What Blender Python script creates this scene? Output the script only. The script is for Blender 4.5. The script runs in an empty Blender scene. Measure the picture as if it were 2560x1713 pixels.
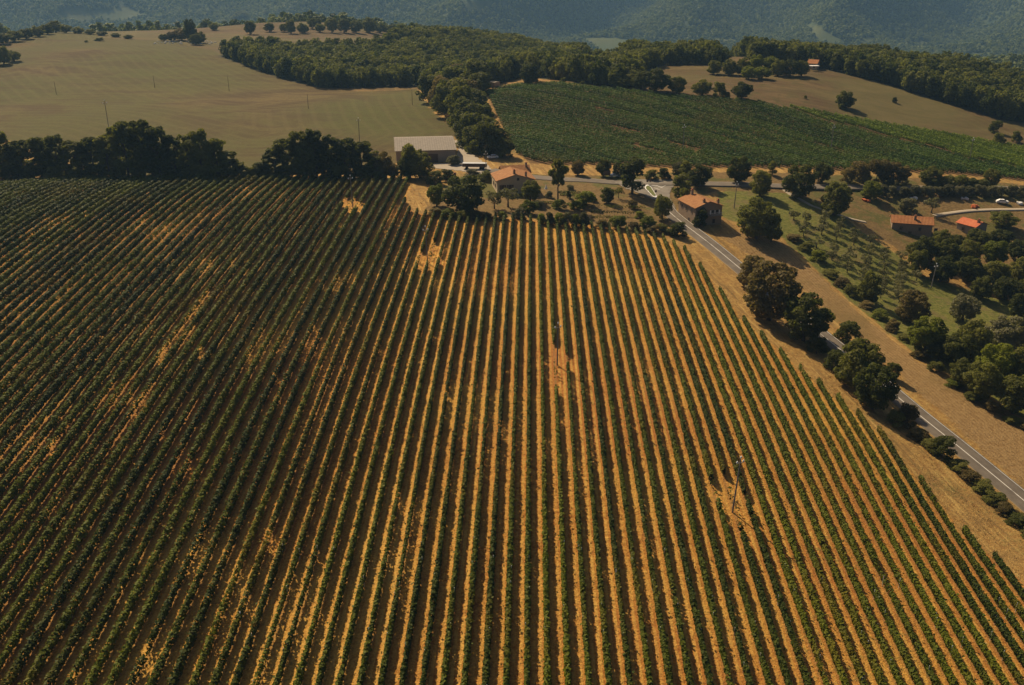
import bpy, math, random
import numpy as np
from mathutils import Vector, Matrix
R = math.radians
rng = np.random.default_rng(7); random.seed(7)
S = bpy.context.scene; COL = S.collection

# ------------------------------------------------------------------ camera
F = 2400.0; P = R(23.0); CP, SP = math.cos(P), math.sin(P); ZC = 100.0
cd = bpy.data.cameras.new('camera'); cd.sensor_width = 36; cd.lens = 36 * F / 2560
cd.clip_start = 1; cd.clip_end = 20000
cam = bpy.data.objects.new('camera', cd); COL.objects.link(cam)
cam.location = (0, 0, ZC); cam.rotation_euler = (R(90) - P, 0, 0); S.camera = cam
S.render.resolution_x, S.render.resolution_y = 1024, 685

def ray(px, py):
    u = (px - 1280) / F; v = (856.5 - py) / F
    return u, CP + v * SP, v * CP - SP          # X, Y, Z per unit of depth

# ------------------------------------------------------------------ terrain
CPTS = [(1324,1663,129.6),(16,1663,129.4),(663,1663,128.7),(1717,1663,130),(2515,1663,140.7),(1328,990,191),(500,990,189),
 (981,990,188),(1592,990,192.5),(1828,990,205),(2000,990,210.6),(0,1111,176.6),(100,985,190.7),(200,872,207.6),(300,765,227.8),
 (380,682,246.8),(451,610,266.6),(551,510,301),(620,452,330),(1022,449,340),(1022,540,297.6),(1328,550,296),(1497,565,301),
 (1642,592,305),(1700,627,292),(1767,696,265),(1985,921,215),(2200,1088,192),(2400,1344,174),(2500,1415,164.6),(16,461,318),
 (430,490,303.5),(500,447,329),
 (2280,1000,222),(2560,1290,185),(2100,830,250),(1900,680,282),(1700,600,293),(2400,960,230),(2200,620,313),(2050,560,318),
 (2450,760,288),(2560,900,255),(2350,580,334),(2500,500,354),(2560,440,390),(2300,440,372),(2000,430,365),(1640,470,338),
 (1500,425,364),(1200,410,364),(985,405,371),(300,455,335),(60,450,345),
 (1500,222,474),(1400,300,434),(1300,225,484),(1250,300,445),(1800,300,429),(1900,250,455),(2200,330,434),(2400,380,418),
 (2000,380,394),(2560,410,410),(1700,190,518),(2000,200,504),(2300,240,506),(2500,310,475),(2040,172,546),(1650,155,575),
 (300,320,427),(700,300,451),(100,240,519),(500,225,538),(900,230,538),(1050,225,538),(300,130,669),(100,85,769),(450,105,751),
 (0,140,647),(1150,98.5,800),(640,55,925),(560,75,868),(900,95,811),(700,40,985)]
pts = []
for px, py, t in CPTS:
    a, b, c = ray(px, py); pts.append((a * t, b * t, c * t))
pts += [(-120,20,-95),(0,20,-98),(120,20,-108),(-160,150,-88),(-260,260,-80),(170,150,-110),(230,250,-106),(330,420,-97),(-420,500,-82),
        (-620,760,-80),(420,560,-92),(470,700,-110),(250,700,-84),(130,740,-86),(60,760,-88),(330,620,-86),(-60,900,-95),(160,900,-125),
        (350,850,-125),(-250,1030,-84),(-420,1000,-88),(-560,900,-84),(-150,700,-80),(30,640,-79)]
pts = np.array(pts, float)
SC = 300.0
def tps_k(r2): return np.where(r2 > 1e-12, .5 * r2 * np.log(np.maximum(r2, 1e-12)), 0)
A = pts[:, :2] / SC; n = len(A)
K = tps_k(((A[:, None] - A[None]) ** 2).sum(-1)) + np.diag(np.where(np.arange(n) < 33, 3e-2, 4e-3))
Pm = np.c_[np.ones(n), A]
M = np.block([[K, Pm], [Pm.T, np.zeros((3, 3))]])
W_ = np.linalg.solve(M, np.r_[pts[:, 2], 0, 0, 0])
# value noise for relief
NT = rng.random((256, 256))
def vnoise(x, y):
    xi = np.floor(x).astype(int); yi = np.floor(y).astype(int); fx = x - xi; fy = y - yi
    fx = fx * fx * (3 - 2 * fx); fy = fy * fy * (3 - 2 * fy)
    g = lambda i, j: NT[i & 255, j & 255]
    return (g(xi, yi) * (1 - fx) + g(xi + 1, yi) * fx) * (1 - fy) + (g(xi, yi + 1) * (1 - fx) + g(xi + 1, yi + 1) * fx) * fy
def sstep(a, b, x):
    t = np.clip((x - a) / (b - a), 0, 1); return t * t * (3 - 2 * t)
def H(x, y):
    x = np.asarray(x, float); y = np.asarray(y, float); sh = x.shape
    x = x.ravel(); y = y.ravel(); out = np.empty(len(x))
    for s in range(0, len(x), 20000):
        q = np.c_[x[s:s+20000], np.minimum(y[s:s+20000], 1300)] / SC
        k = tps_k(((q[:, None] - A[None]) ** 2).sum(-1))
        out[s:s+20000] = k @ W_[:n] + W_[n] + q @ W_[n+1:]
    out = np.clip(out, -140, -60)
    far = np.interp(y, [900,1150,1500,2050,2350,2650,3000,3500,4000,6000], [-95,-135,-200,-258,-262,-240,-192,-110,-70,-70])
    m = sstep(2150, 2900, y)
    wx = x + 180 * vnoise(x / 500 + 9, y / 500)
    spur = np.abs(vnoise((wx - .55 * y) / 520 + 3.3, y / 1500 + 8) * 2 - 1)
    far = far + m * ((.5 - spur) * 185 + (vnoise(wx / 190, y / 300) - .5) * 60) + sstep(1100, 2000, y) * (vnoise(x / 210 + 40, y / 210) - .5) * 30
    far = far + 45 * sstep(500, 1500, x) * sstep(1700, 2300, y) * 0.4
    b = sstep(930, 1350, y)
    z = out * (1 - b) + far * b
    z = z + (vnoise(x / 23, y / 23) - .5) * .5 * sstep(330, 430, y)
    return (z + ZC).reshape(sh)
TT = np.concatenate([np.arange(60, 1200, 1.5), np.arange(1200, 5200, 10)])
def at(px, py):
    a, b, c = ray(px, py)
    z = ZC + c * TT; h = H(a * TT, b * TT)
    i = np.argmax(z < h)
    if i == 0: i = len(TT) - 1 if z[0] >= h[0] else 1
    d0 = z[i-1] - h[i-1]; d1 = z[i] - h[i]
    t = TT[i-1] + (TT[i] - TT[i-1]) * (d0 / (d0 - d1) if d0 != d1 else 0)
    return Vector((a * t, b * t, float(H(a * t, b * t)))), t
def poly(pp):
    return np.array([at(*p)[0][:2] for p in pp])
def sdist(x, y, pg):           # signed distance, positive inside
    d = np.full(x.shape, 1e9); ins = np.zeros(x.shape, bool)
    for i in range(len(pg)):
        ax, ay = pg[i]; bx, by = pg[(i + 1) % len(pg)]
        ex, ey = bx - ax, by - ay; l2 = ex * ex + ey * ey + 1e-9
        t = np.clip(((x - ax) * ex + (y - ay) * ey) / l2, 0, 1)
        d = np.minimum(d, (x - ax - t * ex) ** 2 + (y - ay - t * ey) ** 2)
        c = ((ay > y) != (by > y)) & (x < (bx - ax) * (y - ay) / ((by - ay) if by != ay else 1e-9) + ax)
        ins ^= c
    d = np.sqrt(d); return np.where(ins, d, -d)

# ------------------------------------------------------------------ node helpers
class NT_:
    def __init__(s, name):
        s.m = bpy.data.materials.new(name); s.m.use_nodes = True; s.t = s.m.node_tree; s.t.nodes.clear()
        s.out = s.t.nodes.new('ShaderNodeOutputMaterial')
    def n(s, kind, **kw):
        nd = s.t.nodes.new(kind)
        for k, v in kw.items():
            if k.startswith('i_'): nd.inputs[k[2:].replace('_', ' ')].default_value = v
            else: setattr(nd, k, v)
        return nd
    def l(s, a, b): s.t.links.new(a, b)
    def val(s, x, inp):
        if isinstance(x, (int, float)): inp.default_value = x
        elif isinstance(x, tuple): inp.default_value = x if len(x) == 4 else (*x, 1)
        else: s.l(x, inp)
    def math(s, op, a, b=0.0, c=0.0):
        nd = s.n('ShaderNodeMath', operation=op)
        for i, v in enumerate((a, b, c)): s.val(v, nd.inputs[i])
        return nd.outputs[0]
    def ramp(s, x, a, b, lo=0.0, hi=1.0):
        nd = s.n('ShaderNodeMapRange', interpolation_type='SMOOTHSTEP')
        s.val(x, nd.inputs[0]); s.val(a, nd.inputs[1]); s.val(b, nd.inputs[2]); s.val(lo, nd.inputs[3]); s.val(hi, nd.inputs[4])
        return nd.outputs[0]
    def mix(s, f, a, b, mode='MIX'):
        nd = s.n('ShaderNodeMix', data_type='RGBA', blend_type=mode)
        s.val(f, nd.inputs[0]); s.val(a, nd.inputs[6]); s.val(b, nd.inputs[7]); return nd.outputs[2]
    def noise(s, vec, scale, detail=3, rough=.6):
        nd = s.n('ShaderNodeTexNoise'); nd.inputs['Scale'].default_value = scale
        nd.inputs['Detail'].default_value = detail; nd.inputs['Roughness'].default_value = rough
        if vec is not None: s.l(vec, nd.inputs['Vector'])
        return nd.outputs['Fac']
    def attr(s, name): return s.n('ShaderNodeAttribute', attribute_name=name).outputs['Fac']
    def pos(s): return s.n('ShaderNodeNewGeometry').outputs['Position']
    def bsdf(s, col, rough=.9, spec=.2, normal=None):
        b = s.n('ShaderNodeBsdfPrincipled'); s.val(col, b.inputs['Base Color']); s.val(rough, b.inputs['Roughness'])
        b.inputs['Specular IOR Level'].default_value = spec
        if normal is not None: s.l(normal, b.inputs['Normal'])
        s.l(b.outputs[0], s.out.inputs[0]); return b
    def bump(s, h, strength=.5, dist=.2):
        nd = s.n('ShaderNodeBump'); nd.inputs['Strength'].default_value = strength; nd.inputs['Distance'].default_value = dist
        s.l(h, nd.inputs['Height']); return nd.outputs[0]

def simple(name, col, rough=.8, var=.25, scale=1.5, spec=.25, bump=0):
    k = NT_(name); p = k.n('ShaderNodeTexCoord').outputs['Object']
    nz = k.noise(p, scale, 4); nz2 = k.noise(p, scale * 6, 3)
    f = k.math('MULTIPLY_ADD', k.math('ADD', nz, nz2), var, 1 - var)
    c = k.mix(1.0, (*col, 1), f, 'MULTIPLY')
    k.bsdf(c, rough, spec, k.bump(nz2, bump, .1) if bump else None); return k.m

def leaf(name, dark, light, trans=.3, nscale=.9, big=.06, hue=None):
    k = NT_(name); p = k.pos()
    a = k.noise(p, nscale, 3, .7); b = k.noise(p, big, 2); rnd = k.n('ShaderNodeObjectInfo').outputs['Random']
    f = k.ramp(k.math('MULTIPLY_ADD', k.math('SUBTRACT', rnd, .25), .40, k.math('MULTIPLY_ADD', b, .55 if big < .01 else .35, k.math('MULTIPLY', a, .65))), .32, .86)
    c = k.mix(f, dark, light)
    if hue is not None:
        c = k.mix(k.ramp(k.noise(p, .045, 3), .5, .75), c, hue)
    d = k.n('ShaderNodeBsdfPrincipled'); k.l(c, d.inputs['Base Color']); d.inputs['Roughness'].default_value = .65
    d.inputs['Specular IOR Level'].default_value = .12
    tr = k.n('ShaderNodeBsdfTranslucent'); k.l(k.mix(1.0, c, (1.2, 1.25, .5, 1), 'MULTIPLY'), tr.inputs[0])
    mx = k.n('ShaderNodeMixShader'); mx.inputs[0].default_value = trans
    k.l(d.outputs[0], mx.inputs[1]); k.l(tr.outputs[0], mx.inputs[2]); k.l(mx.outputs[0], k.out.inputs[0]); return k.m

ML = dict(
 vine=leaf('vine_leaf', (.030,.045,.002,1), (.115,.132,.004,1), .20, 1.1, .05, (.140,.115,.006,1)),
 vine2=leaf('vine_leaf_far', (.030,.066,.007,1), (.105,.165,.018,1), .25, .7, .04, (.130,.140,.020,1)),
 vine3=leaf('vine_leaf_young', (.095,.150,.010,1), (.200,.260,.022,1), .3, .7, .03),
 oak=leaf('oak_leaf', (.060,.072,.014,1), (.200,.192,.044,1), .5, 1.1),
 wood=leaf('wood_leaf', (.050,.066,.016,1), (.185,.186,.052,1), .48, .5),
 dark=leaf('dark_leaf', (.048,.058,.013,1), (.175,.174,.038,1), .5, 1.1),
 lime=leaf('lime_leaf', (.075,.095,.008,1), (.210,.225,.026,1), .45),
 olive=leaf('olive_leaf', (.085,.083,.040,1), (.190,.178,.095,1), .4),
 brown=leaf('dry_leaf', (.080,.062,.018,1), (.215,.162,.055,1), .4),
 hill=leaf('hillside_leaf', (.014,.038,.014,1), (.190,.215,.065,1), .25, .10, .0028))
BARK = simple('bark', (.09,.065,.045), .95, .3, 2)
POSTM = simple('weathered_post', (.16,.12,.085), .9, .3, 4)
STEEL = simple('galvanised_stake', (.62,.62,.6), .35, .1, 3, .6)
CERAM = simple('white_ceramic', (.8,.8,.78), .25, .05, 3, .5)

# ------------------------------------------------------------------ object helpers
def tag(o, label=None, cat=None, group=None, kind=None):
    if label: o['label'] = label
    if cat: o['category'] = cat
    if group: o['group'] = group
    if kind: o['kind'] = kind
    return o
def mesh_np(name, V, Fc, mats, mi=None, smooth=False):
    V = np.asarray(V, np.float32); Fc = np.asarray(Fc, np.int32)
    m = bpy.data.meshes.new(name); k = Fc.shape[1]
    m.vertices.add(len(V)); m.vertices.foreach_set('co', V.ravel())
    m.loops.add(Fc.size); m.loops.foreach_set('vertex_index', Fc.ravel())
    m.polygons.add(len(Fc)); m.polygons.foreach_set('loop_start', np.arange(len(Fc), dtype=np.int32) * k)
    try: m.polygons.foreach_set('loop_total', np.full(len(Fc), k, np.int32))
    except Exception: pass
    for x in (mats if isinstance(mats, (list, tuple)) else [mats]): m.materials.append(x)
    if mi is not None: m.polygons.foreach_set('material_index', np.asarray(mi, np.int32))
    if smooth: m.polygons.foreach_set('use_smooth', np.ones(len(Fc), bool))
    m.update(calc_edges=True); return m
def link(name, data, parent=None, loc=(0,0,0), rz=0, sc=None):
    o = bpy.data.objects.new(name, data); COL.objects.link(o); o.location = loc; o.rotation_euler = (0,0,rz)
    if sc is not None: o.scale = sc
    if parent: o.parent = parent
    return o
class MB:                       # collects boxes, prisms and tubes into one mesh
    def __init__(s): s.v = []; s.f = []; s.mi = []; s.mats = []
    def m(s, mat):
        if mat not in s.mats: s.mats.append(mat)
        return s.mats.index(mat)
    def add(s, v, f, mat):
        b = len(s.v); s.v += [tuple(x) for x in v]; i = s.m(mat)
        for q in f: s.f.append([b + j for j in q]); s.mi.append(i)
        return s
    def box(s, c, d, mat, rz=0, M=None):
        x, y, z = d[0] / 2, d[1] / 2, d[2] / 2; ca, sa = math.cos(rz), math.sin(rz); v = []
        for k in (-z, z):
            for i, j in ((-x,-y),(x,-y),(x,y),(-x,y)):
                p = Vector((c[0] + i * ca - j * sa, c[1] + i * sa + j * ca, c[2] + k))
                v.append(M @ p if M else p)
        return s.add(v, [(3,2,1,0),(4,5,6,7),(0,1,5,4),(1,2,6,5),(2,3,7,6),(3,0,4,7)], mat)
    def tube(s, a, b, r0, r1, mat, seg=7):
        a, b = Vector(a), Vector(b); d = (b - a).normalized(); u = d.orthogonal().normalized(); w = d.cross(u); v = []
        for p, r in ((a, r0), (b, r1)):
            for i in range(seg):
                t = 2 * math.pi * i / seg; v.append(p + (u * math.cos(t) + w * math.sin(t)) * r)
        f = [(i, (i+1) % seg, seg + (i+1) % seg, seg + i) for i in range(seg)] + [tuple(range(seg))[::-1], tuple(range(seg, 2*seg))]
        return s.add(v, f, mat)
    def mesh(s, name):
        me = bpy.data.meshes.new(name); me.from_pydata(s.v, [], s.f)
        for x in s.mats: me.materials.append(x)
        me.polygons.foreach_set('material_index', s.mi); me.update(); return me
    def obj(s, name, parent=None, **kw): return link(name, s.mesh(name), parent, **kw)
def copy_tree(o, parent=None):
    c = o.copy(); COL.objects.link(c); c.parent = parent
    for ch in o.children: copy_tree(ch, c)
    return c
ORD = 'first second third fourth fifth sixth seventh eighth ninth tenth eleventh twelfth thirteenth fourteenth fifteenth sixteenth seventeenth eighteenth nineteenth'.split()
TENS = {20:'twent',30:'thirt',40:'fort',50:'fift',60:'sixt',70:'sevent',80:'eight',90:'ninet'}
def nth(i):                     # 1 -> first
    if i < 20: return ORD[i-1]
    if i >= 100: return 'hundredth' if i == 100 else 'hundred and ' + nth(i - 100)
    t, u = i // 10 * 10, i % 10
    return TENS[t] + ('ieth' if u == 0 else 'y-' + ORD[u-1])
def leaves(C, N, size, tilt=.75, asp=.75, rg=rng):        # quads at centres C facing roughly N
    n = len(C)
    Nn = N + rg.normal(0, tilt, (n, 3)); Nn /= np.linalg.norm(Nn, axis=1)[:, None] + 1e-9
    h = rg.normal(0, 1, (n, 3)); U = np.cross(Nn, h); U /= np.linalg.norm(U, axis=1)[:, None] + 1e-9
    Wv = np.cross(Nn, U); s = (np.asarray(size) * rg.uniform(.6, 1.3, n) * .5)[:, None]
    U = U * s; Wv = Wv * s * asp
    V = np.empty((n, 4, 3)); V[:, 0] = C - U * .6 - Wv; V[:, 1] = C + U - Wv * .5; V[:, 2] = C + U * .6 + Wv; V[:, 3] = C - U + Wv * .5
    return V.reshape(-1, 3), np.arange(4 * n).reshape(-1, 4)

# ------------------------------------------------------------------ zones (traced on the ground)
Z = dict(
 vine=[(-420,478),(0,463),(200,452),(600,446),(1026,447),(1014,503),(1030,532),(1100,538),(1328,550),(1500,564),(1660,598),(1712,627),(1772,692),
       (1852,797),(2000,927),(2205,1088),(2335,1250),(2420,1345),(2575,1470),(2800,1700),(2800,2100),(-420,2100)],
 field=[(-500,340),(0,345),(300,440),(600,436),(960,420),(1120,350),(1150,330),(1090,285),(1055,245),(1045,222),(900,229),(800,222),(700,196),(600,160),
        (540,128),(430,104),(250,95),(120,78),(0,110),(-500,140)],
 vine_r=[(1215,232),(1300,214),(1400,211),(1500,223),(1700,244),(1900,259),(2100,293),(2400,343),(2560,372),(2800,412),(2800,478),(2560,452),(2400,436),
         (2100,426),(1700,421),(1500,412),(1330,409),(1292,385),(1250,305)],
 village=[(1060,522),(1130,446),(1250,428),(1330,436),(1600,436),(2100,438),(2560,462),(2800,475),(2800,830),(2560,740),(2300,660),(2150,560),(2000,500),(1790,478),(1695,520),(1660,582),(1330,546),(1100,532)],
 strip=[(1790,590),(1850,578),(1950,600),(2050,692),(2300,905),(2560,1055),(2800,1180),(2800,1420),(2560,1225),(2450,1120),(2300,985),(2230,920),(2100,805),(1990,705),(1880,640)],
 grass=[(1790,478),(1960,482),(2080,520),(2140,570),(2250,640),(2310,690),(2560,760),(2800,820),(2800,1170),(2560,1045),(2300,893),(2050,682),(1950,592),(1850,560),(1800,540)],
 wood=[(545,140),(600,160),(700,196),(800,221),(1045,215),(1100,235),(1200,225),(1300,195),(1400,185),(1470,165),(1400,125),(1250,98),(1100,92),(985,104),(930,127),(800,128),(640,130),(570,134)],
 woodr=[(1560,150),(1700,140),(1880,160),(2010,165),(2130,190),(2230,215),(2300,240),(2500,300),(2800,330),(2800,240),(2500,205),(2200,160),(1900,138),(1640,128)],
 hill=[(1440,222),(1480,190),(1640,165),(1800,160),(2040,168),(2200,200),(2300,240),(2480,300),(2700,400),(2560,372),(2400,343),(2100,293),(1900,259),(1700,244)])
ZP = {k: poly(v) for k, v in Z.items()}
_f = poly([(1288,192),(1360,198),(1440,209),(1545,223),(1600,214),(1612,186),(1650,166),(1760,163),(1830,166)])
ZP['woodm'] = np.r_[_f, _f[::-1] + [0, 120]]

# vine rows run along world Y, 2.7 m apart
ROWW = 2.7; TAZ = .0198
CLEAR = [(1390,905,2.5,9),(1388,950,2.3,6),(1070,652,3.6,7),(1082,628,2.2,6),(1830,1268,2.6,8),(1800,1235,1.6,3),(882,518,3.4,6),(870,508,3,5)]
CL = []
for px, py, a, b in CLEAR:
    p, _ = at(px, py); CL.append((p.x, p.y, a, b))

# ------------------------------------------------------------------ ground
Ys = [15.0]
while Ys[-1] < 4700:
    y = Ys[-1]; Ys.append(y + (3 if y < 85 else 1.5 if y < 260 else y * .006 if y < 1000 else y * .011))
Ys = np.array(Ys); NC = 270
sx = np.linspace(-1, 1, NC)
GX = sx[None] * (.62 * Ys + 70)[:, None]; GY = np.repeat(Ys[:, None], NC, 1)
GZ = H(GX, GY)
idx = np.arange(len(Ys) * NC).reshape(len(Ys), NC)
FQ = np.stack([idx[:-1, :-1], idx[:-1, 1:], idx[1:, 1:], idx[1:, :-1]], -1).reshape(-1, 4)

def ground_mat():
    k = NT_('ground'); p = k.pos(); sep = k.n('ShaderNodeSeparateXYZ'); k.l(p, sep.inputs[0])
    X, Y = sep.outputs[0], sep.outputs[1]
    n1 = k.noise(p, .03, 4, .6); n2 = k.noise(p, .16, 4, .65); n3 = k.noise(p, .9, 4, .7); n4 = k.noise(p, 3.2, 3, .7); nb = k.noise(p, .008, 3)
    edge = k.math('MULTIPLY', k.math('SUBTRACT', n2, .5), 6.0)
    edge2 = k.math('ADD', edge, k.math('MULTIPLY', k.math('SUBTRACT', n3, .5), 3.0))
    def z(name, soft=.7, w=1.0): return k.ramp(k.math('MULTIPLY_ADD', edge2, w, k.attr(name)), -soft, soft)
    # default: dry straw and bare earth
    c = k.mix(k.ramp(n3, .32, .68), (.27,.145,.042,1), (.43,.275,.085,1))
    c = k.mix(k.ramp(n4, .45, .75, 0, .7), c, (.20,.115,.04,1))
    c = k.mix(k.ramp(n2, .46, .66, 0, .7), c, (.24,.145,.050,1))
    c = k.mix(k.ramp(k.math('MULTIPLY_ADD', n3, .6, n1), .86, 1.05, 0, .8), c, (.12,.105,.032,1))
    mv = k.n('ShaderNodeMapping'); mv.inputs['Rotation'].default_value = (0, 0, R(STRIP_A)); mv.inputs['Scale'].default_value = (.05, .75, .4); 
    rt = k.n('ShaderNodeVectorRotate', rotation_type='Z_AXIS'); k.l(p, rt.inputs['Vector']); rt.inputs['Angle'].default_value = R(STRIP_A)
    mv.inputs['Rotation'].default_value = (0, 0, 0); k.l(rt.outputs[0], mv.inputs[0])
    sk_ = k.noise(mv.outputs[0], 1.0, 4, .65)
    c = k.mix(k.ramp(sk_, .54, .68, 0, .8), c, (.50,.33,.105,1))
    c = k.mix(k.ramp(sk_, .46, .34, 0, .7), c, (.165,.105,.038,1))
    # vineyard soil with tracks
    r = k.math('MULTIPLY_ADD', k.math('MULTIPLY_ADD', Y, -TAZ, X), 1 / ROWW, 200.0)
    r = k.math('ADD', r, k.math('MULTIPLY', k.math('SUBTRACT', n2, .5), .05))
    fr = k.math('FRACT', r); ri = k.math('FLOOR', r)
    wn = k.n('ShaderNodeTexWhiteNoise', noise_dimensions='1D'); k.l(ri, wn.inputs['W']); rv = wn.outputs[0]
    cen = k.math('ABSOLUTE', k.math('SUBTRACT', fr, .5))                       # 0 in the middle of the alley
    soil = k.mix(k.ramp(k.math('MULTIPLY_ADD', n4, .6, k.math('MULTIPLY', n3, .4)), .38, .64), (.26,.098,.018,1), (.57,.280,.058,1))
    soil = k.mix(k.ramp(n1, .42, .62), soil, k.mix(k.ramp(n4, .3, .7), (.35,.165,.028,1), (.66,.385,.080,1)))
    soil = k.mix(k.ramp(nb, .50, .60), soil, k.mix(k.ramp(n4, .3, .7), (.27,.095,.022,1), (.48,.205,.045,1)))
    trk = k.math('MULTIPLY', k.ramp(k.math('ABSOLUTE', k.math('SUBTRACT', cen, .17)), .13, .05), k.math('MULTIPLY_ADD', rv, .6, .35))
    trk = k.math('MULTIPLY', trk, k.ramp(k.math('ADD', n3, k.math('MULTIPLY', n2, .6)), .55, .95))
    soil = k.mix(trk, soil, k.mix(n4, (.48,.265,.055,1), (.70,.44,.110,1)))
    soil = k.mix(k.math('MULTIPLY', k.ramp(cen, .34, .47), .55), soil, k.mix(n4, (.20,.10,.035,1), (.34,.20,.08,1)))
    weeds = k.math('MULTIPLY', k.ramp(k.math('ADD', n3, k.math('MULTIPLY', n1, .5)), .84, 1.0), .7)
    soil = k.mix(weeds, soil, (.14,.125,.035,1))
    soil = k.mix(k.ramp(k.noise(p, 1.9, 3, .75), .54, .70, 0, .55), soil, (.20,.095,.026,1))
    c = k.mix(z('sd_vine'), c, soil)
    # left pasture
    st = k.n('ShaderNodeMapping'); st.inputs['Scale'].default_value = (.62, 1.35, 1); st.inputs['Rotation'].default_value = (0, 0, .35)
    wv = k.n('ShaderNodeTexNoise'); wv.inputs['Scale'].default_value = .012; k.l(p, wv.inputs['Vector'])
    wa = k.n('ShaderNodeVectorMath', operation='MULTIPLY_ADD'); k.l(wv.outputs['Color'], wa.inputs[0]); wa.inputs[1].default_value = (90, 90, 0); k.l(p, wa.inputs[2]); k.l(wa.outputs[0], st.inputs[0])
    ns = k.noise(st.outputs[0], .045, 6, .66)
    pas = k.mix(k.ramp(ns, .40, .60), (.076,.049,.017,1), (.132,.094,.032,1))
    pas = k.mix(k.math('MULTIPLY', k.ramp(k.math('MULTIPLY_ADD', ns, .35, nb), .58, .78), .85), pas, (.082,.080,.018,1))
    pas = k.mix(k.math('MULTIPLY', k.math('MULTIPLY', k.ramp(k.attr('sd_green'), -45.0, 20.0), k.ramp(ns, .3, .6, .45, 1.0)), .85), pas, k.mix(ns, (.062,.072,.012,1), (.092,.092,.018,1)))
    pas = k.mix(k.ramp(k.math('MULTIPLY_ADD', n2, .6, n3), .75, 1.0, 0, .65), pas, (.068,.046,.016,1))
    pas = k.mix(k.ramp(n4, .5, .8, 0, .6), pas, (.165,.115,.045,1))
    pas = k.mix(k.ramp(k.noise(p, .35, 4, .75), .56, .7, 0, .6), pas, (.06,.045,.014,1))
    # far vineyard soil
    c = k.mix(z('sd_vine_r'), c, k.mix(n3, (.11,.062,.024,1), (.18,.105,.040,1)))
    # brown hill
    hl = k.mix(k.ramp(ns, .38, .62), (.090,.056,.023,1), (.140,.092,.038,1))
    hl = k.mix(k.ramp(n2, .46, .66, 0, .75), hl, (.078,.066,.020,1))
    hl = k.mix(k.ramp(n3, .5, .75, 0, .6), hl, (.052,.035,.015,1))
    mo2 = k.math('SINE', k.math('MULTIPLY', k.math('MULTIPLY_ADD', n2, 1.8, k.attr('sd_hill')), 1.1))
    hl = k.mix(k.math('MULTIPLY', k.ramp(mo2, .1, 1.0), .14), hl, (.20,.145,.06,1))
    hl = k.mix(k.ramp(nb, .46, .60, 0, .65), hl, k.mix(ns, (.085,.082,.022,1), (.15,.125,.045,1)))
    c = k.mix(k.math('MAXIMUM', k.math('MAXIMUM', z('sd_hill'), k.ramp(Y, 500.0, 590.0)), k.math('MULTIPLY', k.ramp(Y, 425.0, 450.0), k.ramp(X, 55.0, 80.0))), c, hl)
    mow = k.math('SINE', k.math('MULTIPLY', k.math('MULTIPLY_ADD', n2, 1.5, k.attr('sd_field')), .9))
    pas = k.mix(k.math('MULTIPLY', k.ramp(mow, .1, 1.0), .10), pas, (.19,.145,.055,1))
    c = k.mix(z('sd_field'), c, pas)
    vl = k.mix(k.ramp(n3, .32, .7), (.135,.085,.032,1), (.225,.150,.058,1))
    vl = k.mix(k.ramp(k.math('MULTIPLY_ADD', n2, .7, n1), .82, .98, 0, .85), vl, k.mix(n3, (.070,.080,.018,1), (.125,.120,.034,1)))
    c = k.mix(z('sd_village'), c, vl)
    # stubble strip beside the road: furrows along its length
    mp = k.n('ShaderNodeMapping'); mp.inputs['Rotation'].default_value = (0, 0, R(STRIP_A)); k.l(p, mp.inputs[0])
    sp = k.n('ShaderNodeSeparateXYZ'); k.l(mp.outputs[0], sp.inputs[0])
    fur = k.math('SINE', k.math('MULTIPLY', k.math('ADD', sp.outputs[1], k.math('MULTIPLY', n2, 1.6)), 6.1))
    stp = k.mix(k.ramp(k.math('MULTIPLY_ADD', fur, .05, k.math('MULTIPLY_ADD', n4, .4, k.math('MULTIPLY', n3, .7))), .35, .7), (.20,.115,.042,1), (.315,.205,.084,1))
    stp = k.mix(k.ramp(n1, .5, .66, 0, .7), stp, (.17,.115,.040,1))
    c = k.mix(z('sd_strip'), c, stp)
    # grove grass
    gr = k.mix(k.ramp(n3, .35, .68), (.098,.112,.020,1), (.195,.178,.046,1))
    gr = k.mix(k.ramp(n2, .48, .68, 0, .85), gr, (.165,.125,.050,1))
    c = k.mix(z('sd_grass'), c, gr)
    # woodland floor and far hillsides
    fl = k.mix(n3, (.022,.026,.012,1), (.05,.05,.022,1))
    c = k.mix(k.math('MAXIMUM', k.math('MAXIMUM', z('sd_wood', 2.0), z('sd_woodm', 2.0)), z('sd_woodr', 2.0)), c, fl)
    hs = k.mix(k.ramp(k.noise(p, .02, 5, .7), .35, .65), (.024,.038,.016,1), (.050,.066,.026,1))
    hs = k.mix(k.ramp(k.attr('sd_meadow'), -6.0, 6.0), hs, k.mix(k.noise(p, .01, 3), (.055,.085,.022,1), (.105,.10,.036,1)))
    c = k.mix(k.ramp(Y, 1000.0, 1150.0), c, hs)
    hgt = k.math('MULTIPLY_ADD', n4, .6, n3)
    k.bsdf(c, .95, .1, k.bump(hgt, .8, .35)); return k.m

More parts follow.
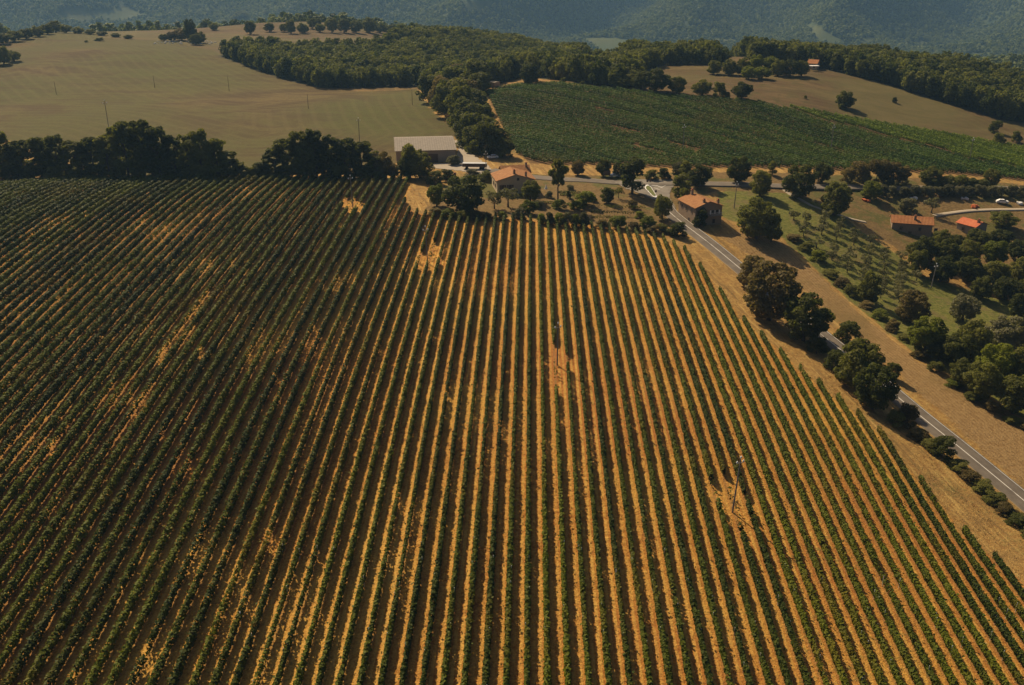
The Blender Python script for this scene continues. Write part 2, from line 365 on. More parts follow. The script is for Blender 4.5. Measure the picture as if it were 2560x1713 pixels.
MEADOW = [[(140,38),(180,22),(230,28),(310,15),(365,35),(330,48),(250,45),(190,55)],[(1455,97),(1540,95),(1600,110),(1640,118),(1620,132),(1500,128)],
          [(2015,62),(2060,78),(2115,105),(2085,112),(2040,100)],[(2155,97),(2190,95),(2175,110),(2150,110)],[(2278,103),(2330,104),(2320,112),(2285,111)],
          [(2400,140),(2480,130),(2470,138),(2410,145)],[(2390,125),(2420,127),(2410,133)],[(2430,118),(2470,112),(2465,120)],[(960,8),(1120,22),(1060,32),(990,22)],
          [(1160,0),(1240,4),(1220,20),(1165,22)],[(1780,95),(1840,100),(1850,108),(1790,104)]]
MP = [poly(m) for m in MEADOW]
_a = at(2300, 945)[0]; _b = at(2060, 745)[0]
STRIP_A = -math.degrees(math.atan2(_b.y - _a.y, _b.x - _a.x))
gm = mesh_np('ground', np.stack([GX, GY, GZ], -1).reshape(-1, 3), FQ, ground_mat(), smooth=True)
fx, fy = GX.ravel(), GY.ravel()
def put(name, arr):
    a = gm.attributes.new(name, 'FLOAT', 'POINT'); a.data.foreach_set('value', np.asarray(arr, np.float32))
for kz in ZP: put('sd_' + kz, np.clip(sdist(fx, fy, ZP[kz]), -60, 260))
put('sd_green', np.max([sdist(fx, fy, poly(q)) for q in ([(850,265),(1030,228),(1050,270),(1000,320),(900,330)],[(-20,210),(60,215),(50,248),(-20,250)],[(280,160),(345,140),(350,190),(310,200)],[(220,150),(420,128),(560,165),(640,215),(470,232),(300,215)])], 0).clip(-60, 60))
put('sd_meadow', np.max([sdist(fx, fy, m) for m in MP], 0).clip(-60, 60))
tag(link('ground', gm), kind='structure')

# ------------------------------------------------------------------ roads
def smooth_path(pp, step=3.0):
    P3 = [Vector((*at(*p)[0][:2], 0)) for p in pp]; out = []
    for i in range(len(P3) - 1):
        p0, p1, p2, p3 = P3[max(i-1, 0)], P3[i], P3[i+1], P3[min(i+2, len(P3)-1)]
        n_ = max(2, int((p2 - p1).length / step))
        for j in range(n_):
            t = j / n_
            out.append(.5 * ((2*p1) + (p2-p0)*t + (2*p0-5*p1+4*p2-p3)*t*t + (3*p1-p0-3*p2+p3)*t**3))
    return out + [P3[-1]]
def ribbon(name, path, hw, mat, lift=.12, nseg=6):
    n_ = len(path); V = []; UV = []; L = 0
    for i, p in enumerate(path):
        d = (path[min(i+1, n_-1)] - path[max(i-1, 0)]).normalized(); s = Vector((d.y, -d.x, 0))
        if i: L += (p - path[i-1]).length
        for j in range(nseg + 1):
            q = p + s * hw * (2 * j / nseg - 1); V.append((q.x, q.y)); UV.append((j / nseg, L))
    V = np.array(V); UV = np.array(UV); z = H(V[:, 0], V[:, 1]) + lift
    zz = z.reshape(n_, nseg + 1); zz[:] = zz.max(1, keepdims=True) * .6 + zz * .4
    V = np.c_[V, zz.ravel()]
    g = np.arange(n_ * (nseg + 1)).reshape(n_, nseg + 1)
    Fc = np.stack([g[:-1, :-1], g[:-1, 1:], g[1:, 1:], g[1:, :-1]], -1).reshape(-1, 4)
    # skirts so the road has a verge edge, not a floating sheet
    nb = len(V); e = np.r_[V[g[:, 0]], V[g[:, -1]]]; e[:, 2] -= .45
    V = np.r_[V, e]; UV = np.r_[UV, UV[g[:, 0]], UV[g[:, -1]]]
    l0 = nb + np.arange(n_); r0 = nb + n_ + np.arange(n_)
    Fc = np.r_[Fc, np.stack([l0[:-1], g[:-1, 0], g[1:, 0], l0[1:]], -1), np.stack([g[:-1, -1], r0[:-1], r0[1:], g[1:, -1]], -1)]
    m = mesh_np(name, V, Fc, mat); uv = m.uv_layers.new(name='UVMap')
    uv.data.foreach_set('uv', UV[Fc.ravel()].astype(np.float32).ravel()); return m
def road_mat(name, hw, lines=True, base=((.125,.102,.077,1),(.178,.147,.110,1))):
    k = NT_(name); p = k.pos(); n3 = k.noise(p, .35, 5, .65); n4 = k.noise(p, 5, 3)
    c = k.mix(k.ramp(k.math('MULTIPLY_ADD', n4, .3, n3), .45, .85), *base)
    uv = k.n('ShaderNodeUVMap'); sp = k.n('ShaderNodeSeparateXYZ'); k.l(uv.outputs[0], sp.inputs[0]); u = sp.outputs[0]
    off = k.math('ABSOLUTE', k.math('SUBTRACT', k.math('MULTIPLY', u, 2 * hw), hw))       # metres from the middle
    whl = k.ramp(k.math('ABSOLUTE', k.math('SUBTRACT', k.math('ABSOLUTE', k.math('SUBTRACT', off, hw * .5)), .75)), .1, .45)
    c = k.mix(k.math('MULTIPLY_ADD', whl, -.18, .18), c, (.085,.07,.054,1))
    if lines:
        w = .08
        m1 = k.ramp(off, w + .03, w); m2 = k.math('MULTIPLY', k.ramp(k.math('ABSOLUTE', k.math('SUBTRACT', off, hw - .32)), w + .03, w), k.ramp(u, .52, .48))
        f = k.math('MULTIPLY', k.math('MAXIMUM', m1, m2), k.ramp(n3, .30, .46, .35, 1.0))
        c = k.mix(f, c, (.72,.68,.60,1))
        c = k.mix(k.ramp(k.math('ADD', off, k.math('MULTIPLY', n3, .3)), hw - .08, hw + .12), c, (.28,.2,.1,1))
    k.bsdf(c, .85, .25); return k.m
main_path = smooth_path([(1655,505),(1668,525),(1682,539),(1717,567),(1834,661),(1942,750),(2051,839),(2085,866),(2206,965),(2297,1042),(2357,1090),(2483,1193),(2560,1257),(2680,1358),(2900,1545),(3150,1760)])
tag(link('road', ribbon('road', main_path, 2.95, road_mat('asphalt_lined', 2.95), .14)), kind='structure')
cross_path = smooth_path([(1225,425),(1262,434),(1330,443),(1400,448.5),(1466,451),(1530,456),(1600,459),(1660,459),(1720,459),(1790,461),(1878,463),(1960,467),(2040,469),(2150,470),(2260,474),(2400,470),(2560,475),(2720,480)])
tag(link('road', ribbon('cross_road', cross_path, 3.0, road_mat('asphalt_plain', 3.0, False), .10)), kind='structure')
def sheet(name, pp, mat, lift, world=None, res=1.5):
    pg = np.array(world) if world is not None else poly(pp)
    x0, y0 = pg.min(0) - res; x1, y1 = pg.max(0) + res
    gx = np.arange(x0, x1, res); gy = np.arange(y0, y1, res); XX, YY = np.meshgrid(gx, gy)
    sd = sdist(XX.ravel(), YY.ravel(), pg).reshape(XX.shape)
    g = np.arange(XX.size).reshape(XX.shape)
    Fc = np.stack([g[:-1, :-1], g[:-1, 1:], g[1:, 1:], g[1:, :-1]], -1).reshape(-1, 4)
    keep = (sd.ravel()[Fc] > -res * .8).all(1); Fc = Fc[keep]
    # pull outside vertices on to the outline
    P_ = np.c_[XX.ravel(), YY.ravel()]; out = (sd.ravel() < 0) & np.isin(np.arange(XX.size), Fc)
    for i in np.nonzero(out)[0]:
        best = None
        for j in range(len(pg)):
            a, b = pg[j], pg[(j+1) % len(pg)]; e = b - a; t = np.clip(((P_[i] - a) @ e) / (e @ e + 1e-9), 0, 1); q = a + t * e
            d = ((P_[i] - q) ** 2).sum()
            if best is None or d < best[0]: best = (d, q)
        P_[i] = best[1]
    V = np.c_[P_, H(P_[:, 0], P_[:, 1]) + lift]
    u, inv = np.unique(Fc, return_inverse=True)
    return tag(link(name, mesh_np(name, V[u], inv.reshape(-1, 4), mat)), kind='structure')
ASPH = road_mat('asphalt_junction', 3.0, False, ((.17,.145,.112,1),(.235,.203,.158,1)))
sheet('road_junction', [(1535,456),(1560,452),(1610,449),(1690,451),(1688,462),(1676,478),(1674,495),(1690,520),(1668,532),(1650,512),(1636,502),(1595,483),(1566,474)], ASPH, .15)
CONC = simple('pale_concrete', (.34,.285,.215), .9, .3, .12)
sheet('yard', [(1085,409),(1140,408),(1165,413),(1235,428),(1262,436),(1250,444),(1200,440),(1150,428),(1075,420)], CONC, .10)
sheet('driveway', [(1139,402),(1146,370),(1134,352),(1142,350),(1165,372),(1195,395),(1225,418),(1232,430),(1165,414),(1139,410)], CONC, .09)
GRAV = simple('pale_gravel', (.36,.30,.22), .95, .3, .3)
tag(link('path', ribbon('lane', smooth_path([(2335,540),(2365,535),(2420,528),(2480,525),(2560,524),(2700,522)]), 1.0, GRAV, .06, 3)), kind='structure')
tag(link('path', ribbon('driveway_path', smooth_path([(1955,470),(1975,486),(2000,498),(2030,515),(2090,535),(2130,548),(2165,556)]), 0.8, GRAV, .06, 3)), kind='structure')

# ------------------------------------------------------------------ vineyard rows
n1d = lambda y, s: vnoise(np.asarray(y) + s * 17.31, np.full(np.shape(y), s * 3.7))
def in_clear(x, y):
    m = np.zeros(x.shape, bool); jit = (vnoise(x / 1.7, y / 1.7) - .5) * 1.1
    for cx, cy, a, b in CL: m |= ((x - cx) / a) ** 2 + ((y - cy) / b) ** 2 < 1 + jit
    return m
WEAK = []
for px, py, rx, ry in [(690,860,9,14),(1190,1010,13,30),(1230,700,8,18),(720,1560,9,16),(480,1400,10,9),(90,770,9,12),(440,580,12,14),(2130,1230,9,16),(1000,1350,6,20),(1420,960,7,18),(160,560,9,12),(860,700,7,12),(1640,1000,5,20),(2000,1330,4,14),(300,1000,7,9)]:
    p_ = at(px, py)[0]; WEAK.append((p_.x, p_.y, rx, ry))
def vigour(x, y):
    q = np.zeros(x.shape)
    for cx, cy, a, b in WEAK: q = np.maximum(q, np.exp(-(((x - cx) / a) ** 2 + ((y - cy) / b) ** 2)))
    return 1 - q
post_me = MB().box((0,0,.85), (.09,.09,1.9), POSTM).tube((0,-.05,1.5), (0,1.3,0), .03, .03, POSTM, 4).mesh('end_post')
stake_me = MB().box((0,0,.95), (.07,.07,1.95), STEEL).mesh('stake')
KMIN, KMAX = -74, 32
VLOOK = ['dense dark green', 'thin green', 'bushy green', 'uneven green', 'leafy green']
nrow = 0
for kk in range(KMAX, KMIN - 1, -1):
    rg = np.random.default_rng(1000 + kk)
    ys = np.arange(76, 420, .1); xs = (kk - 2) * ROWW + TAZ * ys
    ok = sdist(xs, ys, ZP['vine']) > .3
    zc = H(xs[::20], ys[::20])
    t = ys / .92; xl = np.abs(xs) < .60 * ys + 16
    ok &= xl
    if ok.sum() < 60: continue
    y0, y1 = ys[ok].min(), ys[ok].max()
    thin = float(np.interp(kk, [-40, -16, -10, 4, 9, 30], [1.06, 1.0, .74, .70, .74, .72]))
    L = y1 - y0; near = np.clip(190 / (.5 * (y0 + y1)), .6, 1.15)
    nq = int(L * 125 * near)
    yy = rg.uniform(y0, y1, nq); xx = (kk - 2) * ROWW + TAZ * yy
    big = n1d(yy / 14, kk * 1.0) * .6 + vnoise(xx / 20 + 5, yy / 26) * .4          # long weak and strong stretches
    vine = n1d(yy / .95, kk + 200.0)                                              # plant by plant
    gap = n1d(yy / 2.6, kk + 400.0)
    vg = vigour(xx, yy); big = big * (.35 + .65 * vg)
    dens = (.36 + .64 * sstep(.10, .36, big)) * (.66 + .34 * sstep(.15, .45, vine)) * (.3 + .7 * sstep(.06, .20, gap + .3 * (big > .40)))
    keep = (rg.random(nq) < dens) & (sdist(xx, yy, ZP['vine']) > .2) & (~in_clear(xx, yy) | (rg.random(nq) < .10 * (vine > .55)))
    yy, xx, big, vine = yy[keep], xx[keep], big[keep], vine[keep]; nq = len(yy)
    if nq < 20: continue
    rag = n1d(yy / 2.3, kk + 700.0); w = thin * (.25 + .13 * vine + .16 * rag + .26 * big); hh = .62 + .12 * vine + .26 * rag * (.5 + big)
    a = rg.uniform(0, 2 * np.pi, nq); rr = np.sqrt(rg.uniform(.12, 1.05, nq))
    ox, oz = np.cos(a) * rr * w, np.sin(a) * rr * hh
    stray = (rg.random(nq) < .05) & (np.sin(a) > 0); oz = oz + stray * rg.uniform(.1, .55, nq); ox = ox + stray * rg.normal(0, .18, nq)
    g = H(xx, yy)
    Cc = np.c_[xx + ox, yy, g + 1.14 + oz + .12 * (vine - .5)]
    N = np.c_[np.cos(a), rg.normal(0, .3, nq), np.sin(a) + .35]
    V, Fq = leaves(Cc, N, .37 / near ** .5, .45, .85, rg)
    org = Vector((float((kk - 2) * ROWW + TAZ * y1), float(y1), 0)); org.z = float(H(org.x, org.y))
    nrow += 1
    side = kk - KMIN
    row = link('vine_row', None, loc=org)
    tag(row, f"{VLOOK[nrow % 5]} vine row on the near slope, {nth(nrow)} leftwards from the road", 'vine row', 'vine rows of the large near vineyard')
    link('foliage', mesh_np('vine_foliage', V - np.array(org), Fq, ML['vine']), row)
    link('end_post', post_me, row, (0, .4, 0), rg.uniform(-.3, .3))
    if kk > -14:
        for s in range(3):
            sy = rg.uniform(max(y0, 92), 126)
            if not (y0 < sy < y1): continue
            sxx = (kk - 2) * ROWW + TAZ * sy + rg.choice([-1, 1]) * thin * rg.uniform(.2, .4)
            link('stake', stake_me, row, Vector((sxx, sy, float(H(sxx, sy)) + rg.uniform(-.1, .15))) - org, rg.uniform(0, 3))
# dry weeds, straw and clods between the rows
rg = np.random.default_rng(5)
ny = 17000
yy = 88 + 230 * rg.random(ny) ** 1.5; xx = rg.uniform(-1, 1, ny) * (.56 * yy + 12)
okk = sdist(xx, yy, ZP['vine']) > -9; clump = vnoise(xx / 6, yy / 6) * .6 + vnoise(xx / 33 + 7, yy / 33) * .5
okk &= rg.random(ny) < sstep(.42, .8, clump); xx, yy = xx[okk], yy[okk]
al = ((xx - TAZ * yy) / ROWW + 200) % 1; keep = (np.abs(al - .5) > .16); xx, yy = xx[keep], yy[keep]
rr = rg.normal(0, .10, (len(xx) * 3, 3)); C3 = np.repeat(np.c_[xx, yy, H(xx, yy) + .10], 3, 0) + rr
V, Fq = leaves(C3, np.tile([0, -.3, .8], (len(C3), 1)), .12, .8, .5, rg)
tag(link('dry_weeds', mesh_np('dry_weeds', V, Fq, simple('dry_weed', (.40,.25,.08), .95, .45, .7))), kind='stuff')

ny = 60000
yy = rg.uniform(95, 330, ny); xx = rg.uniform(-60, 200, ny); sdv = sdist(xx, yy, ZP['vine'])
k_ = (sdv < -.5) & (sdv > -24) & (np.abs(xx) < .6 * yy + 8) & (rg.random(ny) < sstep(.35, .7, vnoise(xx / 4, yy / 4) * .6 + vnoise(xx / 15, yy / 15) * .4))
k_ &= (sdist(xx, yy, ZP['village']) < 4)
mp_ = np.array([(q.x, q.y) for q in main_path])
for q in range(0, len(mp_), 2): k_ &= (xx - mp_[q, 0]) ** 2 + (yy - mp_[q, 1]) ** 2 > 25
xx, yy = xx[k_], yy[k_]; C3 = np.repeat(np.c_[xx, yy, H(xx, yy) + .12], 3, 0) + rg.normal(0, .12, (len(xx) * 3, 3))
V, Fq = leaves(C3, np.tile([.2, -.8, .4], (len(C3), 1)), .22, .8, .5, rg)
tag(link('dry_grass', mesh_np('dry_grass', V, Fq, simple('dry_grass', (.36,.25,.085), .95, .5, .25))), kind='stuff')

# ------------------------------------------------------------------ far vineyard rows
qa, qb = at(1582.6, 365)[0], at(1652.8, 387.4)[0]; qc, qd = at(1531.6, 319)[0], at(1595.4, 338)[0]
dv = Vector(((qb - qa) + (qd - qc)).to_2d()).normalized(); dv = Vector((.80, -.60)) * .5 + dv * .5; dv.normalize(); nv = Vector((-dv.y, dv.x))
PATH2 = poly([(1880,252),(1981,276),(2064,307),(2156,326),(2211,344),(2332,372),(2421,400),(2560,425),(2800,470)])
pc = ZP['vine_r']; sN = pc @ np.array(nv); sD = pc @ np.array(dv)
GAPS = [((1531,319),(1596,338)),((1582,365),(1653,388)),((1675,360),(1750,383)),((2032,362),(2107,384)),((1488,274),(1536,286))]
GP = [(at(*a)[0], at(*b)[0]) for a, b in GAPS]
rows = np.arange(sN.max() - 1.5, sN.min(), -2.75); cnt = 0
for i, sn in enumerate(rows):
    rg = np.random.default_rng(3000 + i)
    ss = np.arange(sD.min(), sD.max(), .25)
    X = sn * nv.x + ss * dv.x; Y = sn * nv.y + ss * dv.y
    ok = (sdist(X, Y, ZP['vine_r']) > 0) & (np.abs(X) < .60 * Y + 10)
    if ok.sum() < 40: continue
    s0, s1 = ss[ok].min(), ss[ok].max(); nq = int((s1 - s0) * 38)
    s = rg.uniform(s0, s1, nq); X = sn * nv.x + s * dv.x; Y = sn * nv.y + s * dv.y
    k = (sdist(X, Y, ZP['vine_r']) > 0) & (np.abs(X) < .60 * Y + 10)
    dpath = np.full(nq, 1e9)
    for j in range(len(PATH2) - 1):
        a, b = PATH2[j], PATH2[j+1]; e = b - a; t = np.clip(((X - a[0]) * e[0] + (Y - a[1]) * e[1]) / (e @ e), 0, 1)
        dpath = np.minimum(dpath, np.hypot(X - a[0] - t * e[0], Y - a[1] - t * e[1]))
    k &= dpath > 2.2
    for a, b in GP:
        e = (b - a).to_2d(); L2 = e.length; e /= L2; w = (X - a.x) * e.x + (Y - a.y) * e.y; d = np.abs((X - a.x) * -e.y + (Y - a.y) * e.x)
        k &= ~((w > 0) & (w < L2) & (d < 1.5))
    k &= rg.random(nq) < .75 + .25 * sstep(.2, .5, vnoise(X / 18, Y / 18)) * sstep(.1, .3, vnoise(X / 3, Y / 3))
    X, Y = X[k], Y[k]; nq = len(X)
    if nq < 30: continue
    a = rg.uniform(0, 2 * np.pi, nq); r = np.sqrt(rg.uniform(.3, 1, nq)); w = .48 + .22 * vnoise(X / 1.5, Y / 1.5)
    ox = np.cos(a) * r * w
    C = np.c_[X + ox * nv.x, Y + ox * nv.y, H(X, Y) + 1.15 + np.sin(a) * r * .8]
    N = np.c_[np.cos(a) * nv.x, np.cos(a) * nv.y, np.sin(a) + .4]
    V, Fq = leaves(C, N, .52, .5, .8, rg)
    above = np.interp(X, PATH2[:, 0], PATH2[:, 1]) < Y
    mi = (above & (X > PATH2[0, 0])).astype(int)
    if V.shape[0] == 0: continue
    cnt += 1; org = np.array([X[0], Y[0], float(H(X[0], Y[0]))])
    o = link('vine_row', mesh_np('far_vine_row', V - org, Fq, [ML['vine2'], ML['vine3']], mi), loc=org)
    tag(o, f"long green vine row of the far hillside vineyard, {nth(cnt)} down from its upper edge", 'vine row', 'vine rows of the far vineyard beyond the road')

# ------------------------------------------------------------------ trees
def lobes_crown(lobes, nleaf, size, tilt=.55, seed=0, low=.15):
    rg = np.random.default_rng(seed); lobes = np.array(lobes, float); pr = lobes[:, 3] ** 2; pr /= pr.sum()
    li = rg.choice(len(lobes), nleaf, p=pr); d = rg.normal(0, 1, (nleaf, 3)); d[:, 2] += low; d /= np.linalg.norm(d, axis=1)[:, None]
    rad = lobes[li, 3] * rg.uniform(.72, 1.08, nleaf); sc = np.ones((nleaf, 3)); sc[:, 2] = .85
    C = lobes[li, :3] + d * rad[:, None] * sc
    ins = np.zeros(nleaf, int)
    for x, y, z, r in lobes: ins += (((C - (x, y, z)) / (1, 1, .85)) ** 2).sum(1) < (r * .7) ** 2
    k = (ins == 0) | (rg.random(nleaf) < .12); k &= C[:, 2] > .1
    return leaves(C[k], d[k] + [0, 0, .25], size, tilt, .75, rg)
def mk_lobes(kind, seed):
    rg = random.Random(seed); L = []
    if kind == 'round':                                # 10 m tall, 9.5 m wide
        L.append((0, 0, 5.0, 3.0))
        for i in range(58):
            a = rg.uniform(0, 6.283); h = rg.uniform(-.95, 1); rr = math.sqrt(max(.15, 1 - h * h)) * rg.uniform(2.4, 3.9)
            L.append((math.cos(a) * rr, math.sin(a) * rr, 4.9 + h * rg.uniform(3.3, 4.5), rg.uniform(.5, 1.25)))
    elif kind == 'tall':                               # 10 m tall, 5 m wide
        for i in range(20):
            z = rg.uniform(1.8, 9.1); w = 1.9 * math.sin(math.pi * min(1, (z + .5) / 10.6)) ** .7; a = rg.uniform(0, 6.283)
            L.append((math.cos(a) * w * .7, math.sin(a) * w * .7, z, rg.uniform(.75, 1.35)))
    elif kind == 'high':                               # 10 m tall, 5.4 m wide, full to the ground
        for i in range(60):
            z = rg.uniform(.7, 9.3); w = 2.35 * max(.05, 1 - ((z - 4.6) / 5.4) ** 2) ** .5; a = rg.uniform(0, 6.283); q = rg.uniform(.45, 1)
            L.append((math.cos(a) * w * q, math.sin(a) * w * q, z, rg.uniform(.38, .85)))
    elif kind == 'shrub':                              # 10 wide, 10 tall, foliage to the ground
        for i in range(46):
            a = rg.uniform(0, 6.283); z = rg.uniform(.8, 8.8); rr = rg.uniform(.35, 1) * 4.3 * math.sqrt(max(.05, 1 - (z / 9.8) ** 2))
            L.append((math.cos(a) * rr, math.sin(a) * rr, z, rg.uniform(.7, 1.6)))
    elif kind == 'olive':
        for i in range(13):
            a = rg.uniform(0, 6.283); z = rg.uniform(4, 8.4); rr = rg.uniform(.2, 1) * 3.4
            L.append((math.cos(a) * rr, math.sin(a) * rr, z, rg.uniform(1.0, 1.8)))
    elif kind == 'pine':
        for i in range(30):
            a = rg.uniform(0, 6.283); z = rg.uniform(4.6, 9.3); rr = rg.uniform(.2, 1) * 2.5 * (1.2 - abs(z - 6.8) / 4)
            L.append((math.cos(a) * rr, math.sin(a) * rr, z, rg.uniform(.5, .95)))
    return L
SPEC = dict(high=(7500, .36), round=(8500, .43), tall=(3000, .48), shrub=(6000, .52), olive=(700, .72), pine=(3800, .42))
def trunk_mesh(kind, seed):
    rg = random.Random(seed); b = MB(); h = {'high':6.5,'round':4.6,'tall':7.5,'shrub':4.0,'olive':4.2,'pine':6.5}[kind]; r = {'high':.2,'round':.33,'tall':.22,'shrub':.2,'olive':.35,'pine':.24}[kind]
    p = Vector((0,0,-.6)); q = Vector((rg.uniform(-.2,.2), rg.uniform(-.2,.2), h * .55)); b.tube(p, q, r * 1.25, r * .8, BARK, 8)
    e = q + Vector((rg.uniform(-.3,.3), rg.uniform(-.3,.3), h * .45)); b.tube(q, e, r * .8, r * .4, BARK, 7)
    for i in range(5):
        a = i * 1.257 + rg.uniform(-.4,.4); s = q.lerp(e, rg.uniform(0,.9)); d = Vector((math.cos(a), math.sin(a), rg.uniform(.6, 1.2))) * rg.uniform(1.3, 2.3)
        b.tube(s, s + d, r * .4, r * .12, BARK, 5)
    return b.mesh('trunk')
PROTO = {}
def proto(shape, mat, var):
    key = (shape, mat, var)
    if key not in PROTO:
        n_, sz = SPEC[shape]; sd = hash((shape, var)) % 1000 if False else (sum(map(ord, shape)) * 7 + var * 31)
        V, Fq = lobes_crown(mk_lobes(shape, sd), n_, sz, .55, sd)
        PROTO[key] = (mesh_np(f'{shape}_crown', V, Fq, ML[mat]), trunk_mesh(shape, sd))
    return PROTO[key]
def tree(name, shape, mat, px, by, top, w, label, cat='tree', group=None, loc=None, size=None):
    if loc is None:
        p, t = at(px, by); wm = w * t / F; hm = max(1.2, (by - top) * t / F * 1.03)
    else: p = loc; wm, hm = size
    cm, tm = proto(shape, mat, random.randrange(4))
    base = {'high':5.3,'round':9.0,'tall':5.0,'shrub':9.4,'olive':8.6,'pine':5.6}[shape]
    sc = (wm / base * random.uniform(.95, 1.08), wm / base * random.uniform(.95, 1.08), hm / 10)
    r = link(name, None, None, p, random.uniform(0, 6.283)); r.scale = sc
    tag(r, label, cat, group)
    link('crown', cm, r); link('trunk', tm, r); return r
def batch(name, shape, entries, label, group, cat='tree'):
    for i, e in enumerate(entries):
        px, top, w, by, mat = e
        tree(name, shape, mat, px, by, top, w, label.format(n=nth(i + 1)), cat, group)

O, D_, LM, OL, BR = 'oak', 'dark', 'lime', 'olive', 'brown'
hedgeA = [(12,330,74),(62,350,66),(105,342,68),(150,338,64),(195,350,62),(238,342,64),(278,335,62),(322,303,76),(362,300,76),(402,318,72),(440,336,64),(478,330,66),(508,322,64),(545,345,64),(578,378,54),(602,404,40)]
batch('hedgerow_tree', 'high', [(x, t, w + 6, 446, D_ if i % 3 else O) for i, (x, t, w) in enumerate(hedgeA)],
      "tall dark tree of the front hedgerow above the vineyard, {n} from the photo's left", 'hedgerow trees behind the vineyard, left clump')
batch('hedgerow_tree', 'high', [(x, t + 6, w + 10, 438, O) for x, t, w in [(38,352,66),(128,352,66),(215,356,66),(300,330,70),(382,320,70),(460,345,64),(527,345,62)]],
      "shaded dark tree in the left hedgerow's second line, {n} from the photo's left", 'hedgerow trees behind the vineyard, left clump')
batch('shrub', 'shrub', [(8,408,52,452,O),(48,415,48,450,D_),(88,418,50,450,D_),(140,412,56,450,O),(190,418,54,448,D_),(245,420,54,448,D_),(430,420,60,447,D_),(500,420,60,447,D_),(630,416,40,446,O),(648,422,34,446,O),(665,420,40,446,D_)],
      "low shrub at the hedgerow's foot on the vineyard edge, {n} from the left", 'shrubs at the foot of the hedgerow', 'shrub')
batch('hedgerow_tree', 'high', [(x, t, w + 8, 445, D_ if i % 2 else O) for i, (x, t, w) in enumerate([(655,404,42),(688,372,60),(722,345,66),(758,328,68),(792,324,66),(828,336,68),(868,346,66),(905,354,62),(932,378,52),(775,350,66),(848,362,60)])],
      "dark tree of the clump left of the grey barn, {n} in the clump", 'hedgerow trees left of the barn')
batch('tree', 'round', [(957,378,58,445,BR),(1050,376,70,446,O),(1018,388,52,446,O),(914,352,30,372,O),(1135,388,40,412,OL)],
      "green tree round the front of the grey barn, {n} in the group", 'trees round the barn')
tree('tree', 'tall', 'oak', 1026, 446, 346, 40, 'slender upright tree rising in front of the grey barn roof', 'tree')
batch('shrub', 'shrub', [(1088,428,46,460,D_),(1118,424,44,452,D_),(935,398,44,440,LM),(1182,424,40,440,OL),(1214,428,40,452,D_),(1060,424,36,448,O),(985,410,34,444,BR)],
      "bushy shrub between the barn yard and the first farmhouse, {n} in the planting", 'shrubs between barn and farmhouse', 'shrub')
belt = [(1190,153,76,228,D_),(1194,184,54,238,D_),(1143,160,52,205,BR),(1160,172,50,215,O),(1072,190,62,256,O),(1098,192,62,262,BR),(1122,200,62,268,O),(1090,188,50,235,O),(1112,214,66,288,O),(1142,200,70,272,O),
        (1152,216,72,306,O),(1168,204,60,266,BR),(1176,226,70,292,O),(1196,232,56,282,O),(1155,246,72,328,D_),(1184,256,74,332,O),(1210,262,56,316,O),(1174,284,78,362,D_),(1210,288,66,352,O),(1218,302,78,388,D_),
        (1246,318,62,390,D_),(1192,312,72,378,D_),(1264,346,42,394,D_)]
batch('belt_tree', 'shrub', [(a_, b_, c_ + 8, d_, e_) for a_, b_, c_, d_, e_ in belt], "rounded tree of the belt beside the far vineyard, {n} from its far end", 'tree belt beside the far vineyard')
edge = [(1325,158,58,212,D_,'broad dark tree standing alone at the far vineyard corner near the grey hut'),(1407,194,22,211,D_,'small round bush on the bare rim above the far vineyard'),
        (1456,203,14,213,O,'tiny bush on the bare rim above the far vineyard'),(1556,196,42,222,O,'left tree of the dark group above the far vineyard'),(1576,184,50,216,O,'dull green tree behind the dark group above the far vineyard'),
        (1602,180,46,224,O,'second tree of the dark group above the far vineyard'),(1640,172,80,230,D_,'largest dark crown of the group above the far vineyard'),(1692,192,52,234,D_,'right tree of the dark group above the far vineyard'),
        (1755,200,54,239,O,'paired tree with paler crown on the upper vineyard edge'),(1797,206,38,242,D_,'smaller darker tree of the pair on the upper vineyard edge'),(1819,230,14,247,O,'little bush beside the pair of trees on the upper vineyard edge'),
        (1853,206,54,248,D_,'single dark round tree right of the pair on the upper vineyard edge'),(2112,229,48,270,D_,'lone tree in the brown field above the far vineyard'),(2104,259,18,273,D_,'bush at the foot of the lone tree in the brown field'),
        (2236,243,14,257,D_,'small bush in the brown field right of the lone tree'),(2013,238,9,247,O,'tiny shrub in the brown field left of the lone tree'),(2487,302,36,331,O,'tree by the pale path at the right photo edge'),
        (2496,333,36,363,O,'bush below the tree by the pale path at the right photo edge'),(2540,327,32,356,D_,'dark bush nearest the right photo edge below the pale path')]
for px, top, w, by, mat, lab in edge: tree('bush' if w < 20 else 'tree', 'shrub' if w < 40 else 'round', mat, px, by, top, w, lab, 'bush' if w < 20 else 'tree')
batch('tree', 'round', [(1784,152,40,186,O),(1822,150,44,188,O),(1855,146,44,188,O),(1888,138,46,180,LM),(1925,142,44,180,LM),(1945,150,44,190,D_),(1975,150,48,190,D_),(2003,152,40,190,D_),(1872,166,40,198,LM),(1905,168,44,197,LM)],
      "tree of the clump left of the far red-roofed farmhouse, {n} in the clump", 'tree clump by the far farmhouse')
batch('tree', 'round', [(625,53,32,86,D_),(673,58,28,80,D_),(710,60,26,80,O),(728,50,30,84,O),(755,58,26,84,O),(780,46,22,72,D_),(796,46,22,70,D_),(762,64,28,82,D_),(800,60,28,81,D_),(830,46,36,82,O),(860,48,38,82,O),(890,52,36,82,O),(925,45,40,82,D_),(950,60,32,82,D_),(975,63,26,83,D_),(996,72,22,88,D_)],
      "tree on the brown knoll at the top of the photo, {n} from the knoll's left", 'trees on the brown knoll')
